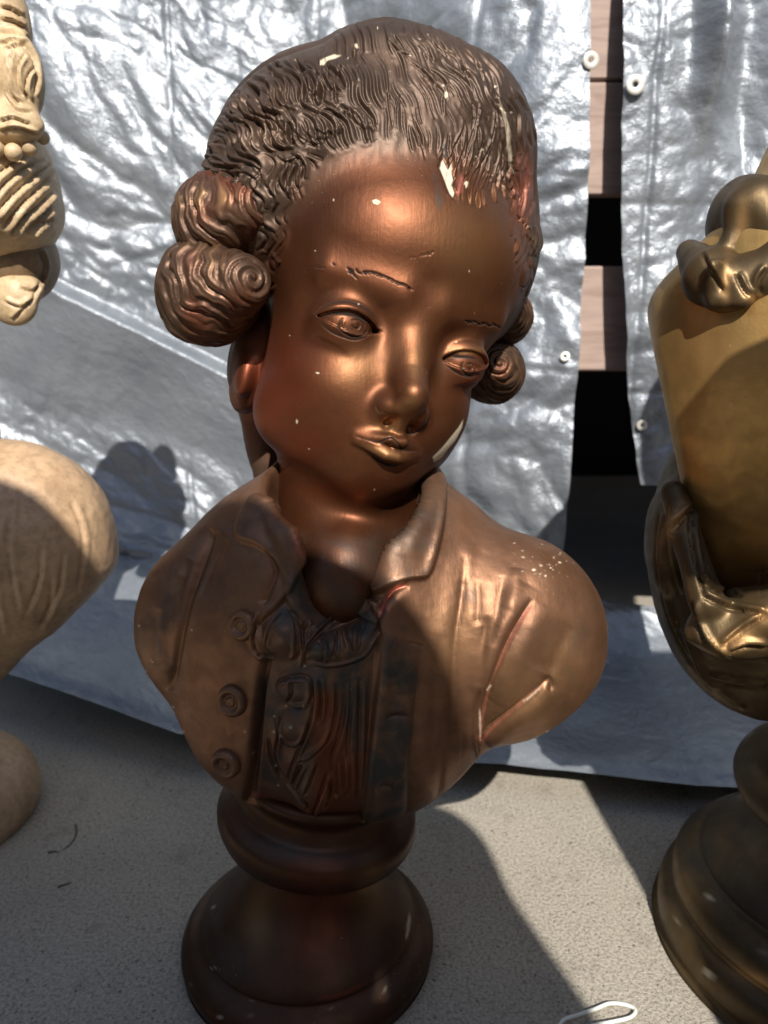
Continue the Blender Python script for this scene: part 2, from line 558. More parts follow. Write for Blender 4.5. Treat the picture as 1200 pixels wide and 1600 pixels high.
# ------------------------------------------------------------------ setting: concrete, tarps, slat frame
def concrete():
    m, nt, b = newmat('broom_concrete'); k = NT(nt); c = k.coord()
    mp = k.n('Mapping'); mp.inputs['Scale'].default_value = (1, .16, 1); k.l(c, mp.inputs[0])
    mp2 = k.n('Mapping'); mp2.inputs['Rotation'].default_value = (0, 0, R(28)); k.l(c, mp2.inputs[0]); k.l(mp2.outputs[0], mp.inputs[0])
    n1 = k.noise(7, 4, .6, c); n2 = k.noise(190, 4, .65, mp.outputs[0]); n3 = k.noise(430, 4, .75, c); n4 = k.noise(38, 4, .65, c, .3)
    col = k.ramp(n1, [(.3, (.30, .268, .218)), (.55, (.365, .327, .268)), (.75, (.405, .366, .302))])
    col = k.mix(.58, col, k.ramp(n3, [(.37, (.10, .088, .07)), (.47, (.36, .325, .268)), (.62, (.56, .51, .425))]))
    st = k.math('MULTIPLY', k.ramp(n4, [(.56, (0, 0, 0)), (.72, (1, 1, 1))]), .4)
    col = k.mix(st, col, (.16, .14, .115))
    pit = k.ramp(k.noise(260, 2, .5, c), [(.66, (0, 0, 0)), (.70, (.75, .75, .75))])
    col = k.mix(pit, col, (.07, .06, .05))
    col = k.mix(k.math('MULTIPLY', k.ramp(k.noise(3.2, 3, .6, c, .6), [(.5, (0, 0, 0)), (.66, (1, 1, 1))]), .22), col, (.17, .145, .11))
    k.l(col, b.inputs['Base Color']); b.inputs['Roughness'].default_value = .9
    bp = k.bump(n2, .4, .002); bp = k.bump(n3, .9, .0022, bp)
    k.l(bp, b.inputs['Normal'])
    return m
M_CONC = concrete()
g = mk('ground', [(-20, -20, 0), (20, -20, 0), (20, 20, 0), (-20, 20, 0)], [(0, 1, 2, 3)], M_CONC, scale=1)
g['kind'] = 'structure'

def tarpmat():
    m, nt, b = newmat('silver_tarp_fabric'); k = NT(nt)
    uv = k.n('Attribute', attribute_name='cloth').outputs['Vector']
    n1 = k.noise(9, 4, .6); n2 = k.noise(60, 4, .6)
    col = k.ramp(n1, [(.3, (.185, .205, .232)), (.7, (.25, .272, .295))])
    col = k.mix(k.math('MULTIPLY', k.ramp(n2, [(.5, (0, 0, 0)), (.75, (1, 1, 1))]), .3), col, (.15, .165, .19))
    k.l(col, b.inputs['Base Color'])
    b.inputs['Metallic'].default_value = .45
    k.l(k.ramp(n2, [(.3, (.36,) * 3), (.7, (.5,) * 3)]), b.inputs['Roughness'])
    wv = []
    for d in ('X', 'Y'):
        q = k.n('TexWave', wave_type='BANDS', bands_direction=d); q.inputs['Scale'].default_value = 130; q.inputs['Distortion'].default_value = .6; q.inputs['Detail'].default_value = 1
        k.l(uv, q.inputs['Vector']); wv.append(q.outputs['Fac'])
    h = k.math('ADD', wv[0], wv[1])
    bp = k.bump(h, .10, .0006); bp = k.bump(k.noise(85, 4, .62, uv), .55, .004, bp)
    k.l(bp, b.inputs['Normal'])
    return m
M_TARP = tarpmat()
def crumple(P, seed=0, rough=1.0):                    # metres along the normal; creased sheet
    P = P.astype(F32)
    wp = np.stack([noise(P, 5, seed + 1), noise(P, 5, seed + 2), noise(P, 5, seed + 3)], -1) * F32(.09)
    q = P + wp
    def crease(sc, sd):
        a = noise(q, sc, sd); return np.abs(a)
    h = .026 * noise(P, 4.0, seed + 5)
    h = h + rough * (.018 * crease(6, seed + 6) + .017 * crease(12, seed + 7) + .0105 * crease(24, seed + 8) + .0048 * crease(48, seed + 9) + .0012 * crease(100, seed + 10))
    for a, (s_, o_) in enumerate(((.17, .03), (.19, .05))):            # lines where the sheet was folded in its packet
        t = (P[:, a] + o_ + .004 * noise(P, 14, seed + 20 + a)) / s_; dd_ = np.abs(t - np.round(t)) * s_
        h = h - .0035 * np.exp(-(dd_ / .0035) ** 2) * np.clip(.6 + noise(P, 5, seed + 25 + a), 0, 1)
    return h
def sheet(name, X, Y, Z, parent, hfun, attr_cloth):
    nv, nu = X.shape
    P = np.stack([X, Y, Z], -1).reshape(-1, 3)
    i = np.arange(nv - 1)[:, None] * nu + np.arange(nu - 1)[None]
    Q = np.stack([i, i + 1, i + nu + 1, i + nu], -1).reshape(-1, 4)
    N = vnormals(P, Q)
    P2 = P + N * hfun(P, N)[:, None]
    P2[:, 2] = np.maximum(P2[:, 2], .003)
    o = mk(name, P2, Q, M_TARP, parent, scale=1, attrs={'cloth': attr_cloth.reshape(-1, 3)})
    return o, P2.reshape(nv, nu, 3), vnormals(P2, Q).reshape(nv, nu, 3)
M_EYELET = newmat('eyelet_metal')[0]
M_EYELET.node_tree.nodes['Principled BSDF'].inputs['Base Color'].default_value = (.62, .60, .54, 1)
M_EYELET.node_tree.nodes['Principled BSDF'].inputs['Metallic'].default_value = .35
M_EYELET.node_tree.nodes['Principled BSDF'].inputs['Roughness'].default_value = .35
def eyelet(parent, P, N, px, py, r):
    u, v, z = proj(P.reshape(-1, 3) * 1000)
    k = np.hypot(u - px, v - py).argmin(); c = P.reshape(-1, 3)[k]; n = N.reshape(-1, 3)[k]
    if n @ (CAM - c) < 0: n = -n
    pr = [(.30, -.06), (.31, .03), (.40, .09), (.6, .12), (.85, .10), (1.0, .02), (1.02, -.1)]
    A, Q = lathe_mesh([(a * r, b * r) for a, b in crom(pr, 3)], 28)
    q = Vector(n).to_track_quat('Z', 'Y').to_matrix()
    A = np.array([q @ Vector(x) for x in A]) + c + n * .004
    under(mk('eyelet', A, Q, M_EYELET, scale=1), parent)
    # the hole is backed by a dark disc of what lies behind
def interp(x, tab):
    t = np.array(tab, float); return np.interp(x, t[:, 0], t[:, 1])

# --- tarp on the left: hangs behind the busts, its foot spread forward over the concrete
tl = thing('tarp', 'wide crumpled silver tarp hanging behind the brown boy bust, its foot spread on the concrete', 'tarp', (-.25, .35, 0), 'silver tarps')
nv, nu = 500, 560
L = np.linspace(0, 1.55, nv)
xr = interp(L, [(0, .50), (.10, .52), (.20, .50), (.25, .43), (.27, .285), (.30, .238), (.45, .242), (.65, .247), (.9, .241), (1.1, .232), (1.55, .222)])
u = np.linspace(0, 1, nu)
X = -1.0 + (xr[:, None] + 1.0) * u[None]
yb = interp(X[0], [(-1.0, .50), (-.36, .30), (-.25, .25), (-.15, .206), (0, .185), (.15, .17), (.31, .140), (.5, .125)])
ll = np.clip(.515 - yb[None] - .16 * smooth(.0, .26, X), .06, .4)
th0 = R(7) + R(11) * smooth(.1, -.15, X)
th = th0 + (R(87.5) - th0) * smooth(-.07, .09, L[:, None] - ll)
th = np.minimum(th, R(87.5))
dl = L[1] - L[0]
Y = yb[None] + np.cumsum(np.cos(th), 0) * dl
Z = .028 + .024 * smooth(.0, -.36, X) + np.cumsum(np.sin(th), 0) * dl
cl_ = np.stack([X, np.repeat(L[:, None], nu, 1), X * 0], -1)
def hl(P, N):
    C = cl_.reshape(-1, 3)
    rough = smooth(.06, .30, C[:, 1]) * .9 + .1
    # slack smooth fold low on the left, as in a pulled sheet
    u_, v_, z_ = proj(P * 1000)
    sm_ = smooth(130, 60, np.abs((v_ - 590) - .42 * (u_ - 220))) * smooth(430, 360, u_) 
    rough = rough * (1 - .85 * sm_)
    vert = .018 * noise(np.stack([C[:, 0] * 8, C[:, 1] * 1.2, C[:, 0] * 0], -1).astype(F32), 1, 31)
    hem = -.004 * np.exp(-(C[:, 1] / .012) ** 2)
    edge = smooth(0, .06, C[:, 1])
    yl_ = 432 + .50 * (u_ - 60)                           # upper fold line of the slack flap
    tt = (v_ - yl_) / 185
    flap = .040 * smooth(-.06, .02, tt) * np.clip(1 - tt, 0, 1) * smooth(470, 380, u_) * smooth(-260, 0, u_)
    return (flap + crumple(C, 3, 1) * rough + vert * smooth(.1, .4, C[:, 1]) + .014 * noise(C.astype(F32), 9, 12) * edge + hem)
_, TP, TN = sheet('sheet', X, Y, Z, None, hl, cl_)
under(_, tl)
for px, py, r_ in ((923, 95, .008), (882, 556, .005), (935, 905, .0065)): eyelet(tl, TP, TN, px, py, r_)
# --- tarp on the right
tr = thing('tarp', 'narrower crumpled silver tarp hanging behind the gold bust, right of the dark gap', 'tarp', (.6, .41, 0), 'silver tarps')
nv, nu = 420, 360
Zc = np.linspace(0, 1, nv)
ze = aty(1000, 757, .40)[2] / 1000
Z = ze + (1.25 - ze) * Zc[:, None] + np.zeros((1, nu))
pxl = [(aty(1000, 757, .40), 0), (aty(980, 580, .405), 0), (aty(970, 400, .41), 0), (aty(963, 200, .425), 0), (aty(966, 0, .435), 0)]
xl = np.interp(Z[:, 0], [p[2] / 1000 for p, _ in pxl], [p[0] / 1000 for p, _ in pxl])
X = xl[:, None] + (1.05 - xl[:, None]) * u[None, :][:, np.linspace(0, 559, nu).astype(int)]
Y = .40 + .06 * (Z - ze) + 0 * X
cl2 = np.stack([X, Z, X * 0], -1)
def hr(P, N):
    C = cl2.reshape(-1, 3)
    vert = .030 * np.abs(noise(np.stack([C[:, 0] * 9, C[:, 1] * 1.5, C[:, 0] * 0], -1).astype(F32), 1, 41))
    bands = sum(a * np.exp(-((C[:, 0] - x0 + .02 * (C[:, 1] - .7)) / s_) ** 2) * smooth(z0, z0 + .12, C[:, 1]) for a, x0, s_, z0 in ((.045, .362, .016, .56), (.03, .47, .03, .5), (-.02, .405, .02, .5)))
    return crumple(C, 23, .75) + vert + bands
_, TP2, TN2 = sheet('sheet', X, Y, Z, None, hr, cl2)
under(_, tr)
for px, py, r_ in ((990, 136, .0092), (1001, 664, .0056)): eyelet(tr, TP2, TN2, px, py, r_)

# --- wooden slat frame behind the gap
def woodmat(name, a, b_):
    m, nt, b = newmat(name); k = NT(nt)
    mp = k.n('Mapping'); mp.inputs['Scale'].default_value = (3, 20, 26); k.l(k.coord(), mp.inputs[0])
    n1 = k.noise(3, 5, .6, mp.outputs[0], 1.2)
    col = k.ramp(n1, [(.3, a), (.55, b_), (.75, tuple(x * 1.15 for x in b_))]); k.l(col, b.inputs['Base Color'])
    b.inputs['Roughness'].default_value = .75; k.l(k.bump(n1, .3, .001), b.inputs['Normal'])
    return m
M_WOOD = woodmat('pale_board', (.25, .17, .14), (.36, .265, .225))
M_GAP_SHADE = newmat('gap_shade_black')[0]  # black stands in for the shade behind the boards
M_GAP_SHADE.node_tree.nodes['Principled BSDF'].inputs['Base Color'].default_value = (.006, .006, .007, 1)
M_GAP_SHADE.node_tree.nodes['Principled BSDF'].inputs['Roughness'].default_value = .9
fr = thing('slat_frame', 'pale wooden boards with black gaps seen between the two silver tarps', 'wooden frame', (.3, .6, 0))
YB = .452
def zof(py): return aty(950, py, YB)[2]
for (p0, p1) in ((305, 128), (580, 416), (124, -60), (-66, -240)):
    z0, z1 = zof(p0), zof(p1)
    under(box('board', (660, YB * 1000 + 11, (z0 + z1) / 2), (880, 22, abs(z1 - z0)), M_WOOD, None, 2), fr)
for x in (520, 1040):
    under(box('post', (x, YB * 1000 + 44, 520), (44, 44, 1040), M_WOOD, None, 2), fr)
under(box('shade_back_panel', (350, 1500, 600), (1500, 10, 1200), M_GAP_SHADE, None, 1), fr)  # black panels added so the gap between the boards stays dark
for x in (-405, 1105): under(box('shade_side_panel', (x, 1060, 600), (10, 868, 1200), M_GAP_SHADE, None, 1), fr)
under(box('shade_top_panel', (350, 1060, 1206), (1500, 880, 10), M_GAP_SHADE, None, 1), fr)
print('setting', time.time() - T00)
# ------------------------------------------------------------------ boy bust: head
HR = np.array([[0.9169, -0.3237, 0.2333], [0.293, 0.9431, 0.1571], [-0.2709, -0.0757, 0.9596]])
HT = np.array([34.5, 50., 396.5])
def toloc(P):                        # world mm -> head mm (x to the viewer's right, y out of the face, z up)
    q = (P - HT.astype(F32)) @ HR.astype(F32); return q * V(1, -1, 1)
def tow(p):
    p = np.atleast_2d(np.array(p, float)) * [1, -1, 1]; return p @ HR.T + HT
bust = thing('bust', 'bronze painted plaster bust of a boy with rolled side curls on a round socle', 'bust', (-.008, 0, 0))

EYES = ((-34.6, 58.5, -.5, 16.8, -51.0, .0, -18.0, .2, 6.0, 4.5), (33.4, 58.5, -3.2, 16.8, 19.0, -4.2, 47.8, .6, 5.9, 4.7))
def almond(x, z, e):
    cx, cy, cz, r, x0, z0, x1, z1, su_, sl_ = e
    mx, mz = (x0 + x1) / 2, (z0 + z1) / 2; L = math.hypot(x1 - x0, z1 - z0); ux, uz = (x1 - x0) / L, (z1 - z0) / L
    a = (x - mx) * ux + (z - mz) * uz; b = -(x - mx) * uz + (z - mz) * ux
    c2 = L * L / 4
    ru = (c2 + su_ ** 2) / (2 * su_); rl = (c2 + sl_ ** 2) / (2 * sl_)
    du = np.sqrt(a * a + (b - (su_ - ru)) ** 2) - ru
    dl = np.sqrt(a * a + (b + (sl_ - rl)) ** 2) - rl
    return np.maximum(du, dl)
def f_skull(p):
    x, y, z = p.T
    d = ell(p, (1, 8, 49), (78, 74, 65))                        # forehead
    d = su(d, ell(p, (-2, 12, -20), (60, 60, 67)), 24)           # face
    d = su(d, ell(p, (-25, 41, -32), (28, 31.5, 27)), 24)         # cheeks
    d = su(d, ell(p, (24, 41, -34), (24, 29, 26)), 24)
    d = su(d, ell(p, (0, 50, -54), (26, 28, 22)), 20)           # mouth barrel
    d = su(d, ell(p, (2, 55, -69.5), (16, 15, 13)), 18)           # chin
    d = su(d, cap(p, (-44, 15, -53), (0, 44, -73.5), 16, 12.5), 22)
    d = su(d, cap(p, (34, 22, -52), (0, 44, -73.5), 15, 12.5), 20)
    for e in EYES:                                              # sockets
        sx = np.sign(e[0])
        d = ss(d, ell(p, (e[0] - sx * 5, 90, e[2] + 6), (20, 15.5, 9)), 14)
    d = su(d, cap(p, (-12, 72, 21), (-48, 58, 24), 4, 3.5), 16)  # brow ridge
    d = su(d, cap(p, (12, 72, 20), (48, 58, 24), 4, 3.5), 16)
    # nose
    d = su(d, chain(p, [(0, 62, 16), (1, 69.5, 2), (.8, 81, -17), (.8, 89.8, -27.5)], [9.5, 8.4, 7.8, 7.9]), 15)
    d = su(d, chain(p, [(.8, 89.5, -29), (.8, 82.5, -41), (.8, 77, -47)], [6.4, 4.2, 4]), 4)
    d = su(d, ell(p, (-8.2, 78.5, -36.6), (5.2, 7.5, 5.0)), 8)
    d = su(d, ell(p, (9.6, 78.5, -36.6), (5.2, 7.5, 5.0)), 8)
    d = ss(d, cap(p, (-5.8, 79, -44.8), (-4.6, 87, -42.4), 1.3, 1.0), 4)
    d = ss(d, cap(p, (7.4, 79, -44.8), (6.2, 87, -42.4), 1.3, 1.0), 4)
    # lips
    up = chain(p, [(-18, 74, -54.6), (-10, 80.5, -53.2), (-4, 84.5, -52.2), (0, 84.8, -52.8), (4, 84.5, -52.2), (9, 81, -53.2), (15, 76, -54.6)], [.7, 1.5, 2.3, 2.2, 2.3, 1.5, .7])
    lo = chain(p, [(-18, 74.3, -56.2), (-8.5, 80.5, -59.2), (-3, 82.6, -60.6), (3, 82.6, -60.6), (8, 80.5, -59.4), (15.5, 76, -56.8)], [1.1, 2.5, 3.0, 3.0, 2.5, 1.1])
    d = ss(d, cap(p, (-10, 88.5, -70.5), (10, 88.5, -70.5), 5.6), 9)
    d = su(d, up, 6); d = su(d, lo, 4.5)
    d = ss(d, chain(p, [(-20.5, 77.5, -55), (-11, 85.5, -56), (-4, 88.8, -55.8), (0, 89.4, -57), (4, 88.8, -55.8), (10, 85.5, -56), (16.5, 79.5, -55)], [.5, .8, .9, .9, .9, .8, .5]), 2.4)
    d = ss(d, cap(p, (.5, 91.5, -46), (.5, 90.5, -49.5), 1.6), 3)   # philtrum
    for e in EYES:
        al = almond(x, z, e)
        sx = np.sign(e[0])
        big = almond(x, z, (*e[:4], e[4] - 2.5, e[5], e[6] + 2.5, e[7], e[8] + 4.6, e[9] + 1.3))
        lid = sph(p, (e[0], e[1], e[2] + .7), e[3] + 1.0)
        d = su(d, np.maximum(sph(p, e[:3], e[3] - .6), big - 5), 9)
        d = su(d, si(lid, big, 1.5), 1.8)
        d = ss(d, np.maximum(al, 40 - y), .7)
        d = np.minimum(d, sph(p, (e[0], e[1], e[2] - .4), e[3] - 1.1))
    d = su(d, ell(p, (-68, -12, -37), (3.6, 5, 10)), 2)              # ear lobe below the curl
    return d
NECK0 = toloc(np.array([[22., 14., 250.]], F32))[0]
THROAT = toloc(np.array([[20., -21., 272.]], F32))[0]
def f_neck(p):
    d = cap(p, (0, -6, -40), tuple(NECK0), 45, 46)
    return su(d, ell(p, tuple(THROAT), (25, 24, 30)), 14)
QUEUE = toloc(np.array([aty(392, 585, .10), aty(408, 650, .105), aty(418, 720, .10), aty(440, 800, .10)], F32))
def f_hair(p):
    x, y, z = p.T
    d = ell(p, (-12, -28, 92), (97, 92, 82))
    d = su(d, ell(p, (-26, 2, 148), (36, 40, 24)), 14)               # pompadour knot
    d = su(d, ell(p, (12, 0, 132), (56, 52, 46)), 24)
    d = su(d, ell(p, (-62, -20, 78), (48, 62, 62)), 20)
    d = su(d, ell(p, (60, -20, 66), (34, 62, 56)), 20)
    d = su(d, ell(p, (0, -60, 10), (62, 42, 70)), 24)                # back of the head
    d = np.maximum(d, -(z + 52) * .9)
    d = su(d, ell(p, (-62, -30, -24), (15, 20, 34)), 10)
    d = su(d, chain(p, [tuple(q) for q in QUEUE], [15, 15, 13, 13]), 10)     # tied queue behind the neck
    return d
# rolled side curls: (end near the face, far end, radii)
ROLLS = [((-84, 24, 12), (-101, -34, -2), 16, 27.5), ((-86, 20, 53), (-101, -34, 37), 15, 25),
         ((83, 8, 10), (92, -34, 4), 12, 19), ((80, 14, 44), (88, -30, 40), 9, 16)]
def f_head(P):
    p = toloc(P)
    d = su(f_skull(p), f_neck(p), 10)
    return su(d, f_hair(p), 9)
# ------------------------------------------------------------------ boy bust: coat (world mm)
def f_coat(p):
    x, y, z = p.T
    d = ell(p, (16, -2, 220), (86, 60, 98))
    d = su(d, ell(p, (-60, 8, 228), (49, 42, 60)), 26)
    d = su(d, ell(p, (112, 0, 226), (65, 50, 66)), 26)
    d = su(d, ell(p, (20, 16, 286), (84, 44, 44)), 26)
    d = su(d, ell(p, (12, 0, 165), (66, 54, 60)), 26)
    d = su(d, cap(p, (24, 30, 290), (26, 34, 330), 50, 44), 20)
    d = su(d, ell(p, (46, -8, 176), (54, 48, 50)), 22)
    d = su(d, ell(p, (-36, -6, 176), (44, 46, 46)), 16)
    # trimmed under the arms and at the bottom
    d = si(d, ((x + 76) * -.78 + (z - 176) * -.62), 8)
    d = si(d, ((x - 120) * .60 + (z - 162) * -.80), 6)
    d = si(d, 130 - z + (x - 10) * -.11, 4)
    # neck opening
    d = ss(d, cap(p, (22, 4, 290), (22, -2, 380), 44, 50), 6)
    d = ss(d, ell(p, (19, -58, 288), (26, 30, 40)), 12)
    d = np.maximum(d, y - 62)
    return d
SOCLE = [(0, 0), (76, 0), (81, 2), (84, 7), (83.5, 13), (79, 19), (73, 23), (71, 25), (70.5, 27), (66, 33), (57, 42), (48, 51), (41.5, 60), (38, 69), (37, 76), (39, 82), (45, 87), (50, 89), (54, 90),
         (60, 93), (63.5, 99), (64.5, 105), (63, 111), (58, 116), (54, 118.5), (52, 122), (50, 128), (50, 140), (0, 140)]
def rev(prof, n=4):
    q = crom(prof, n); return [(max(a, 0), b) for a, b in q]
# ------------------------------------------------------------------ relief of the head: eyes, brows, lips, hair
def K(ox, oy, s):
    return lambda *p: [(ox + a / s, oy + b / s) for a, b in zip(p[0::2], p[1::2])]
k3 = K(460, 380, 3.3333)             # face
k2 = K(220, 30, 1.875)               # hair
k7 = K(500, 30, 3.3333)              # top of the hair
k4 = K(230, 180, 3.478)              # side curls
kt = K(190, 720, 1.5584)             # coat
kj = K(330, 850, 2.7907)             # jabot
k1 = K(360, 220, 2.4)
HD = Relief(); HD.fade = .14
# right eye (viewer's left)
def ink(pts, w, d, v=.9, taper=.3):
    HD.stroke(pts, w * 1.25, d * 1.3, taper=taper); HD.paint('ink', pts, max(w * 1.6, 1.9), min(1, v * 1.25), taper)
ink(k3(98,372, 140,335, 200,312, 262,305, 330,320, 392,356, 432,402, 452,442), 1.5, .55, .75)
ink(k3(118,388, 190,368, 262,366, 330,382, 385,408, 436,440), 1.7, .35, .95)
ink(k3(130,398, 152,432, 200,467, 260,491, 312,503, 365,492, 400,466), 1.2, .4, .8)
ink(k3(254,388, 238,412, 232,440, 262,470, 300,487, 345,486, 374,462, 384,432), 1.3, .55, .85)
ink(k3(296,402, 332,398, 362,418, 366,446), 1.1, .5, .8)
ink(k3(300,424, 312,440, 330,444, 338,430, 326,420), 1.2, .8, .9)
HD.paint('ink', k3(262,420, 300,470, 350,474, 376,440), 5, .35)
HD.paint('ink', k3(150,380, 220,368, 300,374, 380,402), 3.2, .5)
HD.stroke(k3(262,400, 256,430, 280,462, 315,476), 1.4, .45, 'r')
HD.stroke(k3(150,345, 210,328, 270,326, 330,343, 390,385), 3.5, .5, 'r')
HD.stroke(k3(420,470, 440,455, 455,470), 1.4, .5)
# left eye
ink(k3(772,600, 815,588, 860,590, 905,592, 950,606, 984,640), 1.5, .4, .9)
ink(k3(785,628, 812,652, 850,677, 885,692, 930,697, 962,672), 1.1, .4, .85)
ink(k3(878,618, 872,650, 890,682, 920,690, 942,672, 944,645), 1.2, .5, .8)
ink(k3(898,630, 922,630, 938,648), 1.0, .5, .8)
ink(k3(904,650, 916,658, 926,650), 1.0, .7, .9)
HD.paint('ink', k3(880,640, 900,680, 935,682, 945,650), 3.6, .35)
HD.paint('ink', k3(800,606, 860,600, 930,608, 975,635), 2.2, .5)
HD.stroke(k3(800,582, 850,568, 905,562, 955,572, 990,602), 2.6, .55, 'r')
# brows
rb = random.Random(5)
for q in (k3(270,125, 300,155, 330,190), k3(283,132, 310,152), k3(320,132, 330,150, 356,162), k3(278,150, 300,158)):
    ink(q, 1.0, .45, .8)
base = crom(k3(360,150, 400,150, 440,162, 490,182, 535,205, 575,215, 603,238), 6)
for i, (bx, by) in enumerate(base):
    a = R(40 + rb.uniform(-18, 22)); L = rb.uniform(4, 9)
    ink([(bx - .3 * L * math.cos(a), by - .3 * L * math.sin(a)), (bx + L * .7 * math.cos(a), by + L * .7 * math.sin(a))], .85, .4, rb.uniform(.25, .75))
for q in (k3(60,140, 62,152), k3(108,130, 130,127, 165,130), k3(195,104, 212,116)):
    ink(q, .9, .35, .7)
for i in range(15):
    t = i / 14; bx, by = 460 + (898 + 168 * t) / 3.333, 380 + (408 + 26 * t + 6 * math.sin(t * 20)) / 3.333
    a = R(20 + rb.uniform(-60, 35)); L = rb.uniform(2.4, 4.4)
    ink([(bx - .5 * L * math.cos(a), by - .5 * L * math.sin(a)), (bx + .5 * L * math.cos(a), by + .5 * L * math.sin(a))], 1.1, .4, .95, 0)
for i in range(16):                                   # scratches on the forehead
    t = rb.random(); bx, by = 460 + (580 + 140 * t) / 3.333, 380 + (85 - 35 * t + rb.uniform(-8, 8)) / 3.333
    L = rb.uniform(2, 6); a = R(-25 + rb.uniform(-25, 25))
    ink([(bx, by), (bx + L * math.cos(a), by + L * math.sin(a))], .7, .2, .3)
# nose and mouth
ink(k3(424,845, 434,872, 450,885), 1.2, .4, .6)
ink(k3(560,975, 590,990, 625,992, 660,965, 695,938, 712,915), 1.2, .35, .7)
HD.stroke(k3(430,860, 465,880, 500,900, 530,925), 1.6, .3)
ink(k3(322,1006, 380,1025, 440,1038, 480,1018, 512,1014, 538,1042, 558,1068, 590,1056, 616,1054), 1.2, .35, .9)
ink(k3(548,1074, 590,1084, 640,1080), 1.0, .3, .7)
ink(k3(388,1092, 430,1126, 500,1157, 562,1146), 1.5, .5, .85)
HD.stroke(k3(350,1014, 420,1048, 480,1062, 530,1078), 2.6, .25, 'r')
HD.stroke(k3(500,1000, 520,960, 535,900), 2.6, .3)
# --- hair: waves at the left
A = 1.0
# evenly spaced strands that follow a hand-set flow over the whole wig
HAIRP = [(492,88), (512,60), (545,34), (600,26), (695,38), (768,88), (815,158), (850,245), (856,330), (850,445), (822,480), (806,440), (800,380), (792,310), (745,328), (705,305), (690,258), (640,220), (560,222), (505,252), (470,292), (452,330), (440,400), (425,455), (405,470), (408,400), (395,330), (370,280), (288,282), (318,198), (370,138), (424,94)]
FLOW = [(350,200,.5,.85), (420,160,.55,.83), (500,150,.45,.9), (560,120,.3,.95), (330,250,.8,.6), (470,230,.75,.65), (540,200,.6,.8), (600,100,.35,.93), (650,150,.45,.9), (620,200,.1,1), (700,120,.75,.65), (760,180,.5,.85),
        (700,220,.1,1), (740,260,-.25,.97), (790,250,-.05,1), (815,350,-.1,1), (440,300,-.2,.98), (820,430,-.4,.9), (410,340,.3,.95), (420,430,-.1,1)]
FL = np.array(FLOW, float); FL[:, 2:] /= np.linalg.norm(FL[:, 2:], axis=1)[:, None]
AMPS = np.array([(340,220,1.5), (420,170,1.5), (500,160,1.35), (560,140,.8), (610,90,.4), (680,90,.42), (740,120,.6), (620,200,.32), (680,200,.45), (740,280,.9), (800,260,.9), (820,380,1.0), (470,290,1.1), (540,220,.9), (420,400,1.1), (660,260,.5)], float)
HM = np.zeros((1660, 1260), bool)
_sl, _sd = HD.polysd(HAIRP, 4); HM[_sl] = _sd < 0
def flow(x, y):
    wgt = 1 / (((FL[:, 0] - x) ** 2 + (FL[:, 1] - y) ** 2) + 400) ** 1.4
    vx, vy = (wgt * FL[:, 2]).sum(), (wgt * FL[:, 3]).sum()
    left = min(max((600 - x) / 160, 0), 1)
    a = (.22 + .55 * left) * math.sin(2 * math.pi * (y * .9 + x * .35) / (62 - 8 * left) + .8 * math.sin(x * .021))
    n = math.hypot(vx, vy); vx, vy = vx / n, vy / n
    return vx * math.cos(a) - vy * math.sin(a), vx * math.sin(a) + vy * math.cos(a)
OCC = {}
def near(x, y, r):
    i, j = int(x // 8), int(y // 8)
    for a in (-1, 0, 1):
        for b in (-1, 0, 1):
            for (u, v) in OCC.get((i + a, j + b), ()):
                if (u - x) ** 2 + (v - y) ** 2 < r * r: return True
    return False
rs = random.Random(21); STR = []
for _ in range(7000):
    x, y = rs.uniform(282, 860), rs.uniform(26, 485)
    if not HM[int(y) + 30, int(x) + 30] or near(x, y, 9.8 if x < 600 else 7.6): continue
    path = [(x, y)]; maxl = rs.uniform(40, 105)
    for sg in (1, -1):
        px, py = x, y; ln = 0
        while ln < maxl / 2:
            vx, vy = flow(px, py); px += sg * vx * 3; py += sg * vy * 3; ln += 3
            if not HM[int(min(max(py, -29), 1600)) + 30, int(min(max(px, -29), 1200)) + 30] or near(px, py, 6.6 if x < 600 else 5.2): break
            path.append((px, py)) if sg > 0 else path.insert(0, (px, py))
    if len(path) < 5: continue
    for q in path: OCC.setdefault((int(q[0] // 8), int(q[1] // 8)), []).append(q)
    STR.append(path)
for k, path in enumerate(STR):
    mx, my = path[len(path) // 2]
    wgt = 1 / (((AMPS[:, 0] - mx) ** 2 + (AMPS[:, 1] - my) ** 2) + 200) ** 1.5
    am = (wgt * AMPS[:, 2]).sum() / wgt.sum() * rs.uniform(.55, 1.25)
    HD.stroke(path[::2] + [path[-1]], 3.9 if mx < 600 else 2.7, am * 1.45, 'm' if k % 5 else 'l', .4)
    if rs.random() < .22: HD.stroke(path[::2] + [path[-1]], 4.2, am * .8, 'g', .4)
    if k % 6 == 0: HD.stroke(path[::2] + [path[-1]], 11, am * 1.5, 'g', .4)
    if k % 6 == 3: HD.stroke(path[::2] + [path[-1]], 11, am * 1.2, 'r', .4)
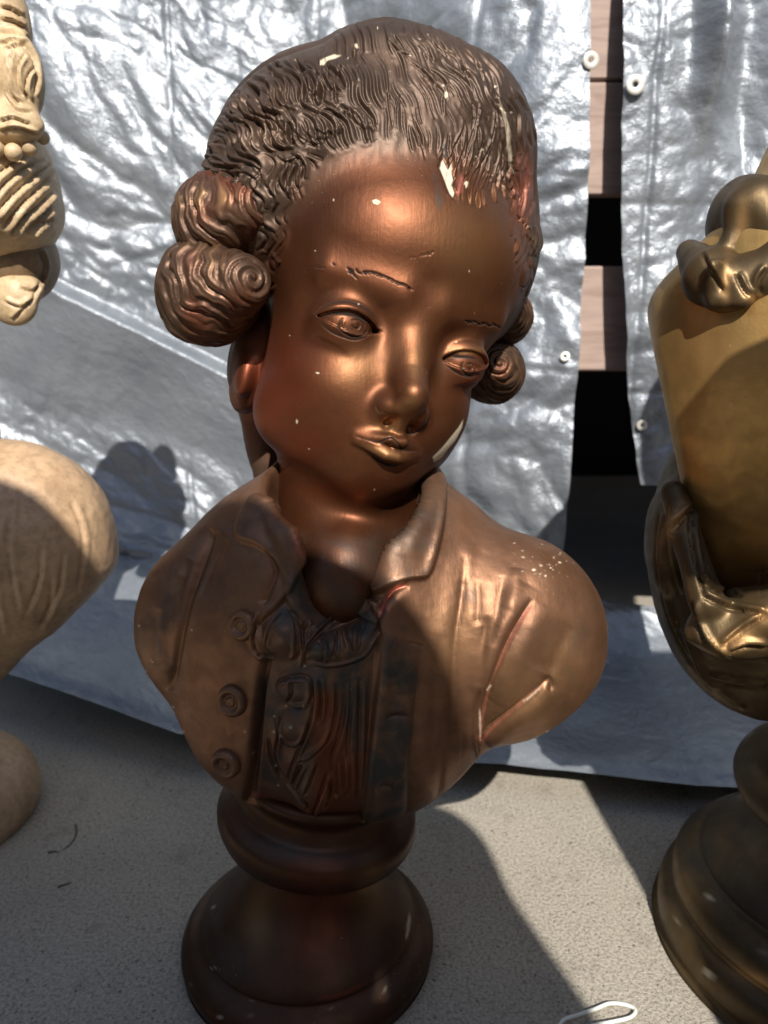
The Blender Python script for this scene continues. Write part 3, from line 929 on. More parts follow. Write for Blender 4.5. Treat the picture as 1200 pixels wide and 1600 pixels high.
W1 = [(480,122, 505,135, 520,175, 545,205, 590,222), (455,150, 480,170, 490,215, 540,245, 575,270, 590,300), (432,150, 462,185, 472,235, 505,255),
 (405,165, 440,190, 452,240, 480,262), (345,178, 385,182, 410,215, 425,262, 448,300), (322,205, 365,215, 385,262, 400,310, 430,345, 450,362),
 (300,225, 340,238, 362,280, 372,330, 400,372, 420,385), (268,238, 310,250, 335,290, 342,340, 370,385, 400,405), (255,262, 290,270, 308,310, 316,360, 340,392),
 (232,278, 262,290, 282,330, 292,385), (212,300, 240,308, 258,345, 262,372), (190,345, 225,330, 255,340), (180,385, 215,362, 250,365),
 (440,312, 455,340, 490,362, 520,370), (462,300, 480,335, 515,355, 560,352), (490,292, 510,325, 540,340, 575,330), (520,262, 560,272, 590,300, 588,330, 565,345),
 (505,272, 540,285, 565,308, 560,328), (610,255, 622,290, 650,320, 662,328), (650,278, 655,305, 668,325), (682,282, 684,308, 692,328), (555,112, 545,150, 560,190, 592,218), (585,130, 580,170, 600,205),
 (528,120, 530,160, 548,195), (640,85, 622,105, 628,130, 645,150), (375,470, 372,495, 382,520), (400,455, 390,490, 398,515), (430,420, 420,455, 425,500, 435,530), (455,430, 440,465, 442,505, 452,535), (478,418, 462,455, 462,500, 470,525),
 (395,402, 430,420, 470,400), (165,430, 200,405, 240,420, 262,440), (150,470, 195,445, 240,460), (270,430, 320,425, 350,455, 345,490), (250,455, 300,450, 335,475, 330,505)]
for i, q in enumerate(W1):
    HD.stroke(k2(*q), 3.9 if i < 20 else 3.0, A * (.9 if i < 22 else 1.0), 'm' if i % 4 else 'l', .3)
for q in W1[:20]:                                      # finer companion strands
    pts = np.array(k2(*q)); d_ = np.array([6.5, -4])
    HD.stroke([tuple(z) for z in pts + d_], 1.6, .3, 'm', .4)
# swept strands at the top and right
W2 = [(330,210, 352,260, 360,330, 358,420, 372,520, 392,590), (415,385, 398,440, 392,520, 400,595), (455,520, 458,600, 470,660, 480,695), (485,490, 505,580, 530,650, 550,735),
 (345,95, 375,140, 430,180, 470,190), (375,80, 410,120, 445,180), (470,95, 520,150, 570,195, 580,215), (470,225, 530,270, 575,310, 600,350), (565,262, 610,290, 650,330, 660,385),
 (545,290, 580,320, 600,360), (570,80, 600,140, 640,180, 655,200), (610,100, 650,160, 700,200, 740,260, 760,310), (690,120, 730,190, 760,260, 800,350, 810,420), (745,150, 790,200, 830,270, 850,330),
 (640,385, 636,440, 642,505), (750,525, 748,580, 715,640, 690,700, 665,755), (790,440, 800,520, 790,580), (825,430, 820,500, 800,580, 770,680, 740,760), (870,330, 900,420, 920,500, 900,620, 850,740, 800,800),
 (905,360, 930,450, 945,560, 930,700), (925,390, 970,500, 1000,600, 990,700), (760,620, 745,700, 720,760, 715,830), (800,600, 780,700, 755,800, 760,880), (850,620, 820,720, 775,820, 770,880), (900,640, 880,720, 870,800, 900,860),
 (950,600, 930,720, 900,800, 930,880), (985,600, 960,720, 950,840, 985,900), (1010,620, 1000,720, 1020,820, 1000,920), (1045,700, 1030,800, 1050,900, 1030,980), (1070,760, 1075,860, 1060,960), (180,150, 175,200, 200,235), (215,170, 210,200, 240,235),
 (20,240, 30,330, 80,390, 120,400), (70,260, 90,330, 125,370), (0,480, 50,470, 100,520, 110,580), (10,560, 60,600, 85,620)]
for i, q in enumerate(W2):
    HD.stroke(k7(*q), 2.4, .8, 'm' if i % 3 else 'l', .35)
for (x0, y0, x1, y1) in [(640,640, 610,720), (670,600, 660,690), (705,720, 690,790), (960,820, 985,930), (1000,860, 990,1000), (1060,880, 1030,1000), (1090,800, 1085,900), (1105,930, 1095,1020)]:
    HD.stroke(k7(x0, y0, (x0 + x1) / 2 + 6, (y0 + y1) / 2, x1, y1), 1.8, .7, 'm', .3)
for i in range(26):                                    # temple hair at the right edge
    t = i / 25; x0 = 790 + 40 * math.sin(t * 2.2) + rb.uniform(-8, 6); y0 = 250 + 230 * t
    HD.stroke([(x0, y0), (x0 + rb.uniform(-8, 2), y0 + 14), (x0 + rb.uniform(-10, 8), y0 + 30)], 1.7, .8, 'm', .4)
# paint on the head
r0_ = random.Random(3)
def chip0(rel, x, y, r):
    n = r0_.randint(5, 8); a0 = r0_.uniform(0, 6.28); ex = r0_.uniform(.6, 1.5)
    p = [(x + r * ex * r0_.uniform(.5, 1.3) * math.cos(a0 + 6.283 * k / n), y + r / ex * r0_.uniform(.5, 1.4) * math.sin(a0 + 6.283 * k / n)) for k in range(n)]
    rel.ppoly('chip', p, 1, .7); rel.poly(p, -.2, 1.0)
HD.ppoly('chip', k7(622,775, 640,735, 650,755, 666,785, 684,755, 686,810, 694,840, 684,865, 700,905, 692,928, 674,908, 660,872, 644,826), 1, .8)
HD.ppoly('patina_shade', [(452,826), (560,842), (648,812), (640,870), (596,960), (520,960), (470,900)], .55, 14)
HD.poly(k7(612,765, 640,720, 652,740, 668,775, 690,730, 695,800, 705,830, 690,860, 712,905, 700,938, 672,920, 655,880, 640,830), -.5, 1.2)
for q in (k7(590,800, 605,850, 620,920, 625,990), k7(640,650, 650,690, 640,720)):
    HD.paint('patina_shade', q, 7, .8)
HD.ppoly('chip', k7(272,945, 292,938, 315,952, 300,964, 280,960), 1, .6)
HD.ppoly('chip', [(678,722), (676,714), (690,700), (700,688), (716,668), (724,655), (722,668), (712,688), (700,702), (690,716)], 1, .8)
HD.ppoly('chip', k7(0,215, 25,200, 75,182, 110,190, 80,205, 40,215, 20,240, 0,238), .9, 1.2)
for x, y, r_ in [(188,138,9), (655,395,12), (912,352,6), (845,678,5), (300,45,4), (520,103,4), (563,80,3), (470,190,4), (995,485,5), (1128,920,6), (815,715,4), (640,345,4)]:
    chip0(HD, *k7(x, y)[0], r_ / 3.0)
HD.paint('chip', k7(930,410, 965,520, 985,660, 990,720, 985,790), 3.2, .55)
HD.paint('chip', k7(750,860, 765,850, 760,880), 2.2, .9)
HD.paint('chip', k7(1012,780, 1010,810), 2, .8)
for x, y, r_ in [(328,870,5), (250,1052,7), (845,756,3), (895,488,3), (318,412,3), (388,222,3), (540,1308,3), (295,1155,3), (222,730,2), (480,612,3)]:
    chip0(HD, *k1(x, y)[0], r_ / 2.3)
HD.ppoly('pink', k7(712,840, 735,800, 750,850, 740,900, 715,915), .8, 3)
HD.blob('pink', 822, 285, 14, 45, .35); HD.blob('red', 810, 310, 16, 60, .4)
HD.blob('red', 428, 600, 60, 85, .95, 0); HD.blob('red', 470, 690, 50, 40, .6); HD.blob('red', 742, 612, 22, 40, .6); HD.blob('red', 530, 765, 70, 18, .5)
HD.blob('gold', 555, 575, 40, 30, .2, -20); HD.blob('gold', 652, 570, 12, 36, .25, 8); HD.blob('gold', 640, 635, 18, 14, .4); HD.blob('gold', 600, 708, 36, 9, .35, 15); HD.blob('gold', 612, 665, 22, 14, .4); HD.blob('gold', 735, 548, 26, 5, .45)
HD.blob('gold', 735, 380, 60, 70, .25)
HD.blob('patina_shade', 690, 560, 10, 24, .35); HD.blob('patina_shade', 662, 600, 8, 14, .4)

# ------------------------------------------------------------------ relief of the coat
CT = Relief()
_st = CT.stroke
def soft_stroke(pts, w, d, prof='g', taper=.25, sm=True):    # modelled, not incised: a broad flank under each crease
    if prof == 'r': _st(pts, w * 2.2, d * .9, 'r', taper, sm); return
    _st(pts, w * .9, d * (.75 if prof == 'g' else .6), 'g', taper, sm)
    _st(pts, w * 3.2, d * .62, 'g', taper, sm)
    q = np.array(pts, float); t = np.gradient(q, axis=0); t /= np.linalg.norm(t, axis=1)[:, None] + 1e-6
    n = np.stack([-t[:, 1], t[:, 0]], -1) * w * 3.2 * (1 if prof == 'm' else -1)
    _st([tuple(z) for z in q + n], w * 3.4, d * .28, 'r', taper, sm)
CT.stroke = soft_stroke
CT.poly(kt(348,478, 330,400, 400,330, 470,420, 560,380, 605,345, 632,420, 605,690, 582,925, 290,880, 312,760, 325,600), -4.5, 5)
cl = kt(318,88, 345,93, 382,120, 412,165, 433,215, 438,250, 422,290, 405,318, 388,265, 360,228, 325,203, 292,193, 279,172, 290,132)
CT.poly(cl, 4.0, 6.5, True)
CT.stroke(kt(322,90, 365,102, 412,165, 434,225, 437,262), 3.2, 1.6, 'r')
CT.stroke(kt(340,110, 350,170, 385,235, 402,300), 10, 1.6)
cr = kt(722,40, 762,10, 785,60, 784,130, 770,210, 745,280, 700,288, 655,305, 620,322, 612,288, 636,228, 662,170)
CT.poly(cr, 4.0, 4.5, True)
CT.stroke(kt(718,60, 660,170, 634,232, 616,292), 2.8, 1.5, 'r')
CT.stroke(kt(772,60, 772,140, 755,215, 738,272), 3, 1.3, 'r')
CT.stroke(kt(745,276, 700,288, 655,305, 622,320), 2.6, 1.2, 'r')
CT.stroke(kt(740,60, 720,150, 690,240), 12, -1.0)
CT.stroke(kt(700,302, 660,318, 632,352, 618,388, 606,440), 3.4, 2.8)
CT.stroke(kt(640,330, 650,360, 640,395), 3, 1.0, 'r')
# right side folds
CT.stroke(kt(836,232, 828,330, 812,440, 808,560, 800,640), 4.5, 1.8, 'm')
CT.stroke(kt(866,292, 868,350, 866,400), 3, 1.0, 'm')
CT.stroke(kt(850,200, 842,260, 836,300), 5, 1.0, 'r')
CT.stroke(kt(1000,335, 960,400, 925,470, 898,545, 880,620, 872,705), 4.5, 3.0, 'm')
CT.stroke(kt(985,300, 940,390, 905,480, 885,560), 10, 2.0, 'r')
CT.stroke(kt(1030,350, 985,430, 945,510, 905,590), 12, 2.2, 'r')
CT.stroke(kt(1042,530, 1000,570, 945,615, 900,652, 876,690), 3.6, 3.4)
CT.stroke(kt(1040,545, 995,600, 940,645, 890,690), 8, 2.2, 'r')
CT.stroke(kt(1040,520, 1048,545, 1040,560), 3, 1.2)
CT.stroke(kt(1090,560, 1040,620, 975,680, 900,720), 12, 1.5, 'r')
CT.stroke(kt(1095,400, 1060,480, 1040,520), 12, 1.6)
CT.stroke(kt(870,560, 868,640, 870,735), 3.0, 2.2, 'm')
CT.stroke(kt(890,380, 880,460, 872,550), 6, 1.2)
CT.stroke(kt(930,280, 915,370, 895,450), 5, 1.0, 'm')
CT.stroke(kt(962,262, 955,310, 935,360), 5, 1.2, 'r')
CT.stroke(kt(780,420, 770,520, 760,640, 750,760), 9, .9)
CT.stroke(kt(690,440, 720,448, 738,456), 2, .8)
# right facing
CT.stroke(kt(638,408, 626,520, 612,620, 598,740, 588,850, 580,935), 3.2, 2.6)
CT.stroke(kt(652,420, 640,520, 626,640, 612,760, 600,900), 5, 1.6, 'r')
CT.stroke(kt(728,470, 716,600, 704,740, 692,885), 3.4, 1.7, 'm')
CT.stroke(kt(640,628, 668,622, 700,624), 2.6, 1.6); CT.stroke(kt(650,610, 675,604, 700,608), 4, .8, 'r')
CT.stroke(kt(618,800, 640,796, 662,798), 2.4, 1.4)
CT.stroke(kt(790,640, 780,740, 770,850), 6, 1.2, 'm'); CT.stroke(kt(830,660, 825,740, 818,820), 5, 1.0, 'm')
# left side
CT.stroke(kt(222,165, 192,250, 158,350, 138,440, 118,560), 6.0, 3.6, 'm', .08)
CT.stroke(kt(255,190, 230,235, 205,290, 190,330), 5, 1.6, 'm')
CT.stroke(kt(165,240, 140,310, 128,390), 6, 1.4); CT.stroke(kt(140,280, 118,350, 108,430, 110,500), 5, 1.6, 'm'); CT.stroke(kt(90,360, 78,430, 85,500), 7, 1.2)
CT.stroke(kt(60,400, 50,450, 70,510), 6, .8, 'r')
CT.stroke(kt(352,478, 338,560, 328,660, 318,770, 305,862), 3.4, 3.0)
CT.stroke(kt(338,480, 322,580, 312,680, 303,780, 295,850), 6, 1.4, 'r')
CT.stroke(kt(352,222, 372,270, 352,330, 345,350), 4, 2.2, 'm')
CT.stroke(kt(270,330, 300,440, 322,470), 4, .9, 'm')
CT.stroke(kt(250,640, 262,680, 300,650), 3, .6)
CT.stroke = _st
# jabot
def jb(x, y, rx, ry, d):
    r = 2.2 * max(rx, ry); X0, Y0 = 330 + x / 2.7907, 850 + y / 2.7907
    x0, x1, y0, y1 = int(X0 + 30 - r), int(X0 + 30 + r), int(Y0 + 30 - r), int(Y0 + 30 + r)
    yy, xx = np.mgrid[y0:y1, x0:x1].astype(F32)
    CT.H[y0:y1, x0:x1] += d * np.exp(-(((xx - X0 - 30) / rx) ** 2 + ((yy - Y0 - 30) / ry) ** 2) ** 1.4)
jb(270, 400, 24, 34, 6); jb(350, 400, 18, 34, 5); jb(560, 430, 40, 28, 6); jb(640, 390, 24, 28, 4); jb(470, 470, 20, 16, 3)
jb(345, 640, 22, 22, 5); jb(440, 660, 22, 32, 5); jb(360, 800, 24, 26, 6); jb(470, 820, 26, 36, 5); jb(400, 980, 30, 38, 5); jb(440, 1130, 28, 32, 5); jb(290, 900, 18, 40, 2)
JS = [(215,300, 188,390, 200,470, 262,498), (292,300, 255,380, 240,440, 262,490), (350,285, 372,380, 372,480, 345,520), (420,330, 400,420, 395,520), (600,270, 500,360, 430,440, 385,560),
 (440,545, 500,552, 560,545, 640,520, 695,480, 742,380), (588,345, 598,420, 622,472), (540,380, 545,440, 530,500), (660,350, 650,420, 640,470), (470,420, 490,480, 480,530),
 (268,650, 290,605, 345,585, 420,590, 440,640, 425,700, 370,725, 320,712), (300,735, 292,800, 315,870, 360,890, 410,850, 430,760), (345,600, 350,650, 330,700), (436,600, 446,690, 430,780, 385,890, 345,990, 330,1060),
 (540,620, 540,740, 510,860, 430,935, 380,950), (470,600, 480,690, 470,780), (330,1060, 380,1100, 420,1140, 405,1170), (400,960, 370,1020, 350,1070), (460,960, 430,1040, 410,1090), (500,1020, 470,1110, 440,1190), (520,1060, 500,1150, 484,1170),
 (262,760, 285,840, 275,930, 300,1000, 335,1050), (240,860, 260,960, 300,1040)]
for i, q in enumerate(JS): CT.stroke(kj(*q), 3.4, 2.4, 'm' if i % 2 else 'l', .2)
for q in [(592,600, 575,760, 545,880, 520,960, 512,1150), (612,560, 610,700, 596,860, 590,1000), (655,600, 650,760, 645,920, 640,1180), (570,950, 572,1050, 568,1120), (600,930, 604,1060, 596,1130), (540,980, 540,1100, 530,1120), (215,520, 205,700, 195,900, 180,1150)]:
    CT.stroke(kj(*q), 5, 1.5, 'm', .25)
CT.poly(kj(640,250, 720,250, 735,300, 700,340, 640,310), 3.5, 3, True)
CT.stroke(kj(640,255, 690,262, 715,300, 690,335, 645,318), 2, 1.2)
# paint on the coat; dark patina at the centre also deepens its shade
CT.ppoly('patina_shade', kt(420,260, 500,330, 600,330, 625,400, 600,690, 560,720, 520,560, 400,560, 350,480, 360,400), 1.0, 14)
CT.ppoly('patina_shade', kt(640,420, 725,460, 690,885, 582,930, 598,740, 620,600), 1.0, 10)
CT.ppoly('patina_shade', kt(330,520, 440,520, 470,700, 440,860, 380,860, 330,760), .9, 14)
CT.ppoly('patina_shade', kt(100,330, 130,300, 105,520, 60,500), .6, 10)
CT.ppoly('patina_shade', cr, .55, 6); CT.ppoly('patina_shade', cl, .4, 6)
CT.ppoly('red', kt(470,560, 590,560, 575,900, 320,880, 330,800, 470,820), .45, 14)
for q, w_ in ((kt(700,300, 660,315, 640,350, 622,385), 3.2), (kt(900,530, 880,620, 872,690), 2.0), (kt(1000,345, 950,430, 905,525), 1.6), (kt(1040,535, 980,585, 900,652, 878,690), 2.2), (kt(412,165, 434,215, 437,240), 2.0), (kt(640,340, 650,365), 3)):
    CT.paint('pink', q, w_, .9)
CT.paint('chip', kt(872,600, 874,680), 1.6, .8); CT.paint('chip', kt(1030,540, 1000,570, 970,592), 1.4, .75); CT.paint('chip', kt(900,545, 888,560), 2, .7)
rc = random.Random(8)
def chipp(rel, x, y, r, rr=rc):                       # ragged flake of lost paint, slightly sunk
    n = rr.randint(5, 8); a0 = rr.uniform(0, 6.28); ex = rr.uniform(.55, 1.6)
    p = [(x + r * ex * rr.uniform(.5, 1.3) * math.cos(a0 + 6.283 * k / n), y + r / ex * rr.uniform(.5, 1.4) * math.sin(a0 + 6.283 * k / n)) for k in range(n)]
    rel.ppoly('chip', p, rr.uniform(.75, 1), .7); rel.poly(p, -.25, 1.0)
for i in range(54):
    x = 855 + rc.gauss(0, 26); y = 882 + rc.gauss(0, 18)
    chipp(CT, x, y, .5 + 2.0 * rc.random() ** 3)
for i in range(46):
    t = rc.random(); x = 925 - 165 * t; y = 1098 + 95 * t ** .8 + rc.uniform(-3, 1)
    CT.paint('chip' if rc.random() < .5 else 'red', [(x, y), (x + rc.uniform(-3, 3), y + 1)], rc.uniform(.8, 2.2), .9, 0)
for x, y in [(42,402), (75,490), (60,512), (170,412), (150,660), (125,600), (318,712), (400,597), (370,660), (375,742), (300,660), (445,500), (70,485), (380,790), (372,622)]:
    CT.paint('chip', kt(x, y), rc.uniform(1, 2.2), .8, 0)
for x, y in [(400,710), (345,800), (300,838)]: CT.paint('chip', [(330 + x / 2.79, 850 + y / 2.79)], 2.4, .5, 0)
CT.blob('patina_shade', 695, 780, 14, 50, .7); CT.blob('patina_shade', 655, 830, 30, 40, .6, 30); CT.blob('patina_shade', 550, 900, 46, 26, .65, -20); CT.blob('patina_shade', 635, 980, 12, 8, .8); CT.blob('patina_shade', 735, 930, 9, 12, .7); CT.blob('patina_shade', 378, 1252, 9, 20, .7)
CT.blob('patina_shade', 430, 800, 20, 30, .4); CT.blob('patina_shade', 250, 1010, 14, 60, .7, -15); CT.blob('patina_shade', 225, 1000, 10, 40, .5); CT.blob('patina_shade', 905, 990, 20, 70, .5, 20); CT.blob('patina_shade', 770, 800, 26, 40, .5); CT.blob('patina_shade', 830, 1020, 22, 50, .35, 30)
CT.blob('pink', 560, 880, 26, 18, .35); CT.blob('red', 440, 1180, 26, 90, .3); CT.blob('red', 560, 1180, 30, 120, .25)
CT.blob('gold', 820, 1090, 60, 60, .3); CT.blob('gold', 880, 1040, 40, 60, .25); CT.blob('gold', 700, 1000, 60, 60, .2)
# ------------------------------------------------------------------ build the bust's pieces
ATT = ('ink', 'chip', 'patina_shade', 'red', 'pink', 'gold')
def sculpt(rel, P, Q, thr=.22, extra=None, fine=True):
    N = vnormals(P, Q)
    ngs = []
    if fine:
        bz = rel.busy(thr)
        fl = (rel.sample(bz, P, N) > .05)
        fq = fl[Q].any(1)
        P, Q, ngs = refine(P, Q, fq)
        Nn = np.zeros_like(P)                          # normals on the refined mesh
        tri = np.array([[g[0], g[i], g[i + 1], g[i + 1]] for g in ngs for i in range(1, len(g) - 1)] or np.zeros((0, 4), int), int).reshape(-1, 4)
        N = vnormals(P, np.concatenate([Q, tri]) if len(tri) else Q)
    if extra is not None: P = P + N * extra(P, N)[:, None]
    P = rel.apply(P, N)
    return P, Q, ngs, N, rel.attrs(P, N, ATT)
def facing(P, N):
    vd = CAM * 1000 - P; vd /= np.linalg.norm(vd, axis=1)[:, None]
    return (vd * N).sum(1)
HV, HQ = mesh_sdf(f_head, (-120, -70, 235), (170, 180, 600), .85)
def hair_mask(P):
    p = toloc(P.astype(F32)); return smooth(1.5, -2.5, f_hair(p) - f_skull(p)) * (f_hair(p) < f_neck(p))
def head_extra(P, N):
    p = toloc(P.astype(F32)); m = hair_mask(P)
    wx = p[:, 0] + 5 * noise(p, .03, 21) + .25 * p[:, 1] * np.sign(p[:, 0])
    q = np.stack([wx * .22, p[:, 1] * .03, p[:, 2] * .03], -1).astype(F32)
    fine_ = .34 * noise(q, 1.0, 3) + .14 * noise(q, 2.1, 5) + .5 * noise(p, .045, 8) + 1.3 * noise(p, .022, 18)
    ang = p[:, 1] * .13 + 1.3 * np.sin(p[:, 2] * .07) + 2.2 * noise(p, .02, 7)
    back = smooth(.35, -.05, facing(P, N))
    wv = (np.abs(np.sin(ang * 1.5)) - .6) * 2.4
    sk = 1 - m
    return m * (fine_ + back * wv) + sk * .10 * noise(p, .06, 9)
HV, HQ, HN, HNRM, HA = sculpt(HD, HV, HQ, .30, head_extra)
hm = hair_mask(HV) > .5
HA['hairness'] = smooth(9, -9, f_hair(toloc(HV.astype(F32))) - f_skull(toloc(HV.astype(F32))) + 6 * noise(HV.astype(F32), .03, 31)) * (f_hair(toloc(HV.astype(F32))) < f_neck(toloc(HV.astype(F32))))
qh = hm[HQ].sum(1) >= 2
ngh = [sum(hm[i] for i in g) * 2 >= len(g) for g in HN]
a_, b_, c_, d_ = take(HV, HQ, ~qh, HA, [g for g, k in zip(HN, ngh) if not k])
head_o = under(mk('head', a_, b_, M_FACE, None, d_, c_), bust)
a_, b_, c_, d_ = take(HV, HQ, qh, HA, [g for g, k in zip(HN, ngh) if k])
hair_o = under(mk('hair', a_, b_, M_FACE, None, d_, c_), bust)
print('head', len(HV), time.time() - T00)
# rolled curls
RL = Relief()
for j, (ra, rb2, r0, r1) in enumerate(ROLLS):
    ra = np.array(ra, float); rb2 = np.array(rb2, float); axv = (rb2 - ra); Lr = np.linalg.norm(axv); axv /= Lr
    e1 = np.cross(axv, [0, 0, 1]); e1 /= np.linalg.norm(e1); e2 = np.cross(axv, e1)
    mid = ra * .45 + rb2 * .55 + np.array([-5. if ra[0] < 0 else 4., 0, 1.])
    def f_roll(P, ra=ra, rb2=rb2, r0=r0, r1=r1, axv=axv, Lr=Lr, mid=mid):
        p = toloc(P)
        d = su(cap(p, tuple(ra), tuple(mid), r0 * .92, r1 * 1.03), cap(p, tuple(mid), tuple(rb2), r1 * 1.03, r1 * .80), 8)
        d = d + 1.4 * noise(p, .045, 60)
        t = (p - V(*ra)) @ V(*axv)
        d = si(d, -(t + r0 * .62), 12)                 # flattened end that shows the spiral
        return d
    wa, wb = tow(ra)[0], tow(rb2)[0]
    lo = np.minimum(wa, wb) - max(r0, r1) - 6; hi = np.maximum(wa, wb) + max(r0, r1) + 6
    P, Q = mesh_sdf(f_roll, lo, hi, .85)
    N = vnormals(P, Q)
    p = toloc(P.astype(F32)).astype(float)
    t = (p - ra) @ axv; u = (p - ra) @ e1; v = (p - ra) @ e2
    th = np.arctan2(v, u); rr = np.hypot(u, v)
    warp = 1.1 * noise(p.astype(F32), .05, j) + .5 * noise(p.astype(F32), .13, j + 4)
    ph = t / (8.6 if r1 > 20 else 5.5) + th / (2 * math.pi) * (1 if j < 2 else -1) + .9 * np.sin(th + j) + .9 * warp
    body = np.abs(np.sin(math.pi * ph)) ** .7 - .65 + .35 * (np.abs(np.sin(math.pi * (ph * 2.6 + .3))) - .6)
    sp = rr / (r0 * .36) + th / (2 * math.pi) * (-1 if j < 2 else 1) + .25 * noise(p.astype(F32), .12, j + 9)
    spiral = np.abs(np.sin(math.pi * sp)) ** .7 - .65 + .3 * (np.abs(np.sin(math.pi * (sp * 2.5))) - .6)
    k = smooth(r0 * .15, -r0 * .30, t)
    h = (2.4 * body * (1 - k) + 2.0 * spiral * k) * (1 if r1 > 18 else .75)
    P = P + N * h[:, None]
    red = .45 * smooth(-.1, .5, noise(p.astype(F32), .04, 2)); gold = np.clip(h * .35, 0, .5) * smooth(0, .4, noise(p.astype(F32), .05, 6))
    z_ = np.zeros(len(P))
    under(mk('side_curl', P, Q, M_HAIR, None, (), {'ink': z_, 'chip': z_, 'patina_shade': z_, 'red': red, 'pink': z_, 'gold': gold}), hair_o).matrix_parent_inverse.identity()
print('curls', time.time() - T00)
CV, CQ = mesh_sdf(f_coat, (-140, -90, 115), (200, 80, 360), 1.4)
def coat_extra(P, N):
    p = P.astype(F32)
    q = np.stack([p[:, 0] * .05, p[:, 1] * .05, p[:, 2] * .014], -1).astype(F32)
    return .9 * noise(q, 1.0, 2) + .5 * noise(p, .05, 4) + .16 * noise(p, .2, 6)
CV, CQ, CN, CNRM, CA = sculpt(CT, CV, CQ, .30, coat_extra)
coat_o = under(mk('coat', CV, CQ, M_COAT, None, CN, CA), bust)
print('coat', len(CV), time.time() - T00)
def hit_coat(px, py):
    u, v, z = proj(CV); f = facing(CV, CNRM)
    k = np.where(f > .1, np.hypot(u - px, v - py) + z * 40, 1e9).argmin()
    return CV[k], CNRM[k]
bprof = [(0, 3.2), (2.0, 3.4), (2.6, 2.6), (3.6, 2.5), (5, 4.0), (6.2, 4.4), (7.4, 3.8), (8.2, 2.2), (8.4, 0), (8.2, -4)]
for k, (px, py, sc_) in enumerate([(381, 976, 1.0), (363, 1094, 1.08), (353, 1192, 1.05)]):
    c, nrm = hit_coat(px, py)
    P, Q = lathe_mesh([(max(a, .01), b) for a, b in crom(bprof, 3)], 40)
    q = Vector(nrm).to_track_quat('Z', 'Y').to_matrix()
    P = P * sc_ * [1, 1, .9] + .18 * noise((P + 40 * k).astype(F32), .35, 3)[:, None]
    P = np.array([q @ Vector(x) for x in P]) + c
    o = under(mk('button', P, Q, M_COAT), bust)
    o.data.attributes.new('patina_shade', 'FLOAT', 'POINT').data.foreach_set('value', np.full(len(P), .25, F32))
# small knot at the throat
# socle
P, Q = lathe_mesh([(max(a, .02), b) for a, b in rev(SOCLE)], 160)
t = np.clip((P[:, 2] - 40) / 60, 0, 1)
P[:, 2] -= P[:, 0] * .13 * t
P[:, 0] += -8 + np.clip(P[:, 2] - 20, 0, 200) * .10
N = vnormals(P, Q)
P += N * (.5 * noise(P.astype(F32), .03, 3) + .2 * noise(P.astype(F32), .12, 5))[:, None]
SR = Relief()
ks = K(260, 1180, 2.4)
SR.paint('chip', ks(915,600, 908,640, 900,690), 2.2, .6); SR.paint('chip', ks(215,740, 222,755), 1.5, .8); SR.paint('chip', ks(320,920, 328,926), 1.5, .8); SR.paint('chip', ks(172,575, 182,560), 1, .6)
SR.paint('chip', ks(155,802, 200,796), .8, .5); SR.paint('chip', ks(90,850, 100,865), 2, .6); SR.paint('chip', ks(195,960, 200,990), 1.2, .6)
SR.paint('red', ks(540,908, 640,905, 760,850), 3, .6); SR.paint('red', ks(150,950, 190,1005), 3, .5)
rb_ = random.Random(12)
for i in range(20):
    a = rb_.uniform(.1, 3.05); rx_, ry_ = rb_.choice([(193, 128), (190, 124), (165, 100)])
    chip0(SR, 478 + rx_ * math.cos(a), 1478 + ry_ * math.sin(a), .5 + 1.6 * rb_.random() ** 3)
SR.blob('patina_shade', 335, 1440, 20, 50, .8, 20); SR.blob('patina_shade', 360, 1500, 26, 40, .6); SR.blob('patina_shade', 470, 1330, 80, 16, .7, 10); SR.blob('patina_shade', 345, 1320, 14, 30, .5); SR.blob('patina_shade', 600, 1530, 60, 30, .4)
SR.blob('gold', 400, 1440, 24, 40, .35); SR.blob('gold', 580, 1400, 20, 60, .25); SR.blob('red', 500, 1420, 50, 80, .4)
under(mk('socle', P, Q, M_SOCLE, None, (), SR.attrs(P, N, ATT)), bust)
print('bust', time.time() - T00)
# ------------------------------------------------------------------ cream bust at the left edge
lady = thing('bust', 'cream painted bust with beaded hair ornament, cut by the left edge of the photo', 'bust', (-.335, .13, 0))
YL = .13
SL = 0.585 / 1202 * 1000                               # mm per photo pixel at that depth
def E_(p, px, py, dy, rx, ry, rz):
    c = aty(px, py, YL + dy / 1000); return ell(p, tuple(c), (rx * SL, ry, rz * SL))
def f_lhair(p):
    d = E_(p, -28, 300, 0, 100, 62, 105)
    d = su(d, E_(p, -90, 230, -6, 120, 78, 170), 12)
    d = su(d, E_(p, 14, 335, -10, 62, 40, 46), 14)
    d = su(d, E_(p, -150, 330, -24, 96, 62, 130), 14)                 # the face, turned away past the frame edge
    d = su(d, E_(p, -166, 318, -84, 16, 20, 40), 14)
    d = su(d, E_(p, -164, 392, -74, 30, 14, 14), 10)
    d = su(d, E_(p, -160, 436, -62, 40, 24, 26), 14)
    for sx in (-212, -118): d = ss(d, E_(p, sx, 300, -88, 30, 16, 16), 10); d = su(d, E_(p, sx, 302, -70, 22, 12, 12), 3)
    return d
def f_lneck(p):
    d = E_(p, 26, 405, 6, 56, 34, 62)
    d = su(d, cap(p, tuple(aty(-120, 420, YL)), tuple(aty(-110, 800, YL)), 40, 52), 12)
    return d
